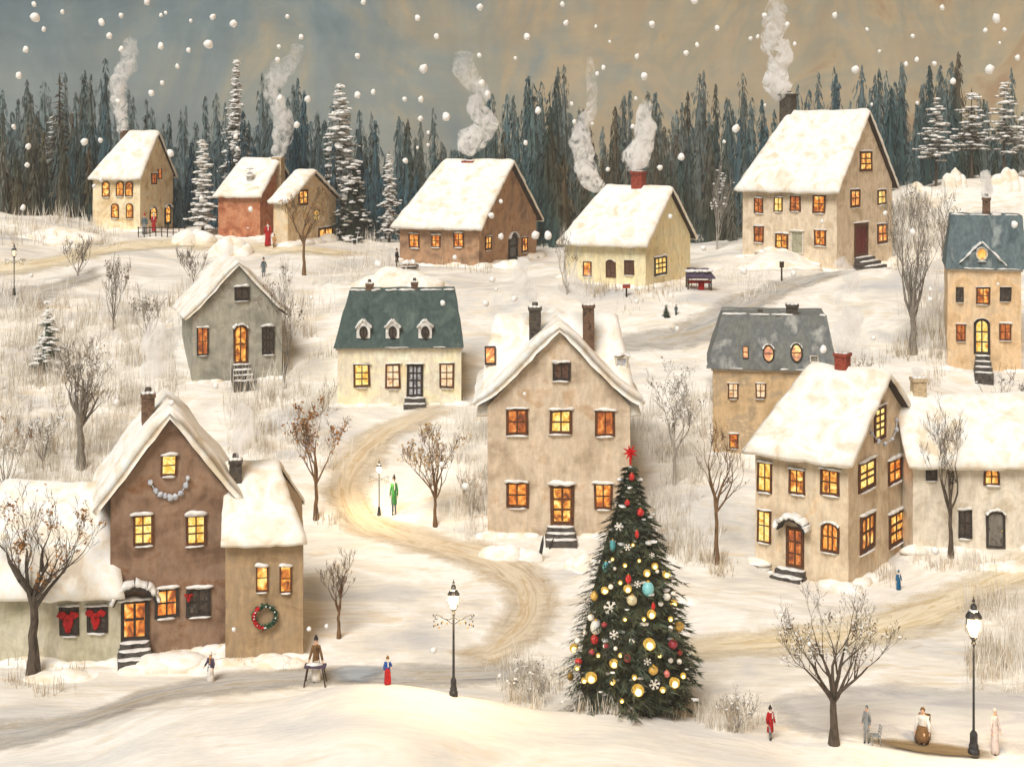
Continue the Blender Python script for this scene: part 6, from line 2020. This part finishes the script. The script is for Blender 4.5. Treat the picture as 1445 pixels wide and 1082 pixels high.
smoke(CHIM['l'], [(334, 645, 14), (340, 622, 24), (346, 596, 24), (332, 572, 18)], 'white smoke from the tan annex', 9, .95)
smoke(CHIM['i'], [(1189, 497, 14), (1190, 474, 26), (1203, 448, 24), (1182, 424, 12), (1206, 402, 14), (1194, 382, 18), (1182, 366, 18)], 'long curling smoke from the big corner house', 10, 1.0)
smoke(CHIM['g'], [(755, 430, 12), (746, 408, 18), (734, 388, 18), (742, 365, 22)], 'white smoke from the darker chimney of the large gabled house', 11, .9)
smoke(CHIM['h'], [(829, 428, 12), (818, 412, 18), (806, 392, 16), (812, 370, 12)], 'white smoke from the browner chimney of the large gabled house', 12, .8)
smoke(CHIM['j'], [(1296, 532, 10), (1294, 518, 14)], 'small smoke puff from the pale grey house', 13, .8)

# ------------------------------------------------------------------ falling snow
SF = paint('snowflake', [(236, 232, 222), (252, 250, 244), (244, 240, 230)], big=(9, 9, 9), fa=.06, bump=0)
def fl(l, x0, y0, k): return [(x0 + a / k, y0 + b / k, c) for a, b, c in l]
FLK = fl([(139, 18, 7), (143, 72, 13), (254, 49, 6), (178, 120, 6), (104, 203, 8), (77, 308, 9), (55, 516, 6), (115, 596, 8), (110, 672, 7), (93, 846, 7), (414, 91, 9), (493, 64, 7), (445, 146, 9), (598, 8, 8), (655, 63, 5), (675, 53, 5), (777, 86, 5), (867, 69, 8), (950, 97, 10), (654, 189, 8), (768, 205, 7), (849, 181, 13), (722, 270, 6), (660, 338, 6), (493, 201, 7), (481, 413, 7), (409, 572, 7), (344, 577, 10), (1170, 68, 6), (1226, 152, 7), (1136, 190, 6), (1131, 245, 8), (1253, 403, 9), (1208, 509, 8), (1139, 401, 8), (960, 556, 7), (967, 605, 6), (820, 808, 7), (616, 380, 8), (694, 625, 9), (1021, 852, 7), (412, 733, 6), (384, 757, 6)], 0, 0, 2.886)
FLK += fl([(94, 10, 7), (315, 75, 8), (393, 149, 8), (71, 229, 8), (340, 279, 12), (569, 30, 9), (760, 151, 9), (567, 226, 7), (714, 238, 5), (577, 339, 10), (600, 384, 8), (70, 388, 9), (135, 375, 7), (263, 405, 7), (329, 404, 8), (327, 483, 7), (431, 477, 11), (359, 540, 5), (358, 591, 5), (315, 601, 4), (755, 582, 6), (805, 451, 8), (655, 820, 6), (616, 878, 9), (905, 18, 7), (920, 94, 7), (1041, 109, 4), (1098, 170, 4), (1271, 100, 9), (1209, 230, 7), (1410, 217, 7), (1072, 277, 6), (1047, 301, 6), (1239, 312, 10), (1204, 401, 5), (943, 423, 5), (1191, 516, 6), (954, 496, 6), (1028, 505, 5), (1303, 682, 8), (1090, 690, 6), (1344, 882, 6), (1390, 640, 8), (266, 655, 8), (655, 962, 8), (795, 958, 11), (846, 960, 10)], 480, 0, 2.886)
FLK += fl([(101, 0, 11), (387, 65, 8), (673, 62, 8), (479, 101, 7), (193, 116, 7), (112, 183, 6), (67, 217, 7), (330, 157, 6), (359, 150, 5), (509, 180, 5), (804, 120, 5), (991, 148, 6), (855, 209, 5), (757, 284, 11), (1006, 244, 6), (963, 261, 6), (1079, 260, 7), (1110, 31, 7), (1331, 76, 11), (1285, 125, 6), (1364, 121, 6), (1345, 176, 4), (1417, 235, 8), (1304, 283, 13), (1153, 332, 8), (823, 425, 4), (1009, 420, 5), (388, 428, 4), (270, 524, 10), (46, 640, 9), (222, 577, 5), (138, 1011, 8), (621, 902, 5), (878, 868, 6), (1404, 915, 9), (990, 945, 9)], 945, 0, 2.886)
FLK += fl([(127, 141, 6), (400, 436, 7), (475, 656, 8), (1268, 231, 5), (879, 590, 8), (699, 660, 8)], 0, 340, 2.886)
FLK += fl([(706, 157, 9), (796, 236, 8), (504, 253, 7), (554, 67, 7), (1294, 247, 6), (838, 622, 5), (595, 998, 9), (500, 910, 7), (242, 95, 10), (680, 255, 9), (722, 197, 5)], 450, 340, 2.886)
FLK += fl([(303, 123, 9), (504, 133, 7), (1062, 196, 5), (1061, 238, 7), (831, 395, 7), (31, 357, 6), (625, 442, 9), (1337, 175, 4)], 945, 340, 2.886)
FLK += [(1320, 777, 11), (612, 917, 9), (658, 686, 8), (436, 887, 6), (461, 883, 6), (330, 888, 6), (1142, 908, 6), (705, 953, 5), (20, 180, 5), (470, 160, 5)]
def snowfall():
    rnd = random.Random(3)
    me = []
    for k in range(5):
        mb = MB(); mb.lump((0, 0, 0), (1, .8, 1.08), k * 7.7, 2, .32, 1.2)
        o = mb.build('snowflake', SF, smooth=True)
        me.append(o)
    used = set()
    for i, (x, y, d) in enumerate(FLK):
        dist = rnd.uniform(26, 52)
        k = i % 5
        o = me[k] if k not in used else me[k].copy()
        if k in used: COL.objects.link(o)
        used.add(k)
        o.location = at(x, y, dist)
        r = d * dist / F / 2 * 1.02
        o.scale = (r, r, r * rnd.uniform(.9, 1.15))
        o.rotation_euler = (0, rnd.uniform(-.5, .5), 0)
        tag(o, 'fat white snowflake drifting down through the air', 'snowflake', 'falling snowflakes')
snowfall()

# ------------------------------------------------------------------ the air
def haze():
    m, nt, b = newmat('winter_air')
    nt.nodes.remove(b)
    v = N(nt, 'ShaderNodeVolumePrincipled')
    v.inputs['Color'].default_value = (.84, .84, .82, 1)
    v.inputs['Density'].default_value = .0004
    nt.links.new(v.outputs[0], nt.nodes['Material Output'].inputs['Volume'])
    mb = MB(); mb.box(-640, 640, -60, 500, -12, 46)
    o = mb.build('haze', m)
    tag(o, kind='stuff')
haze()
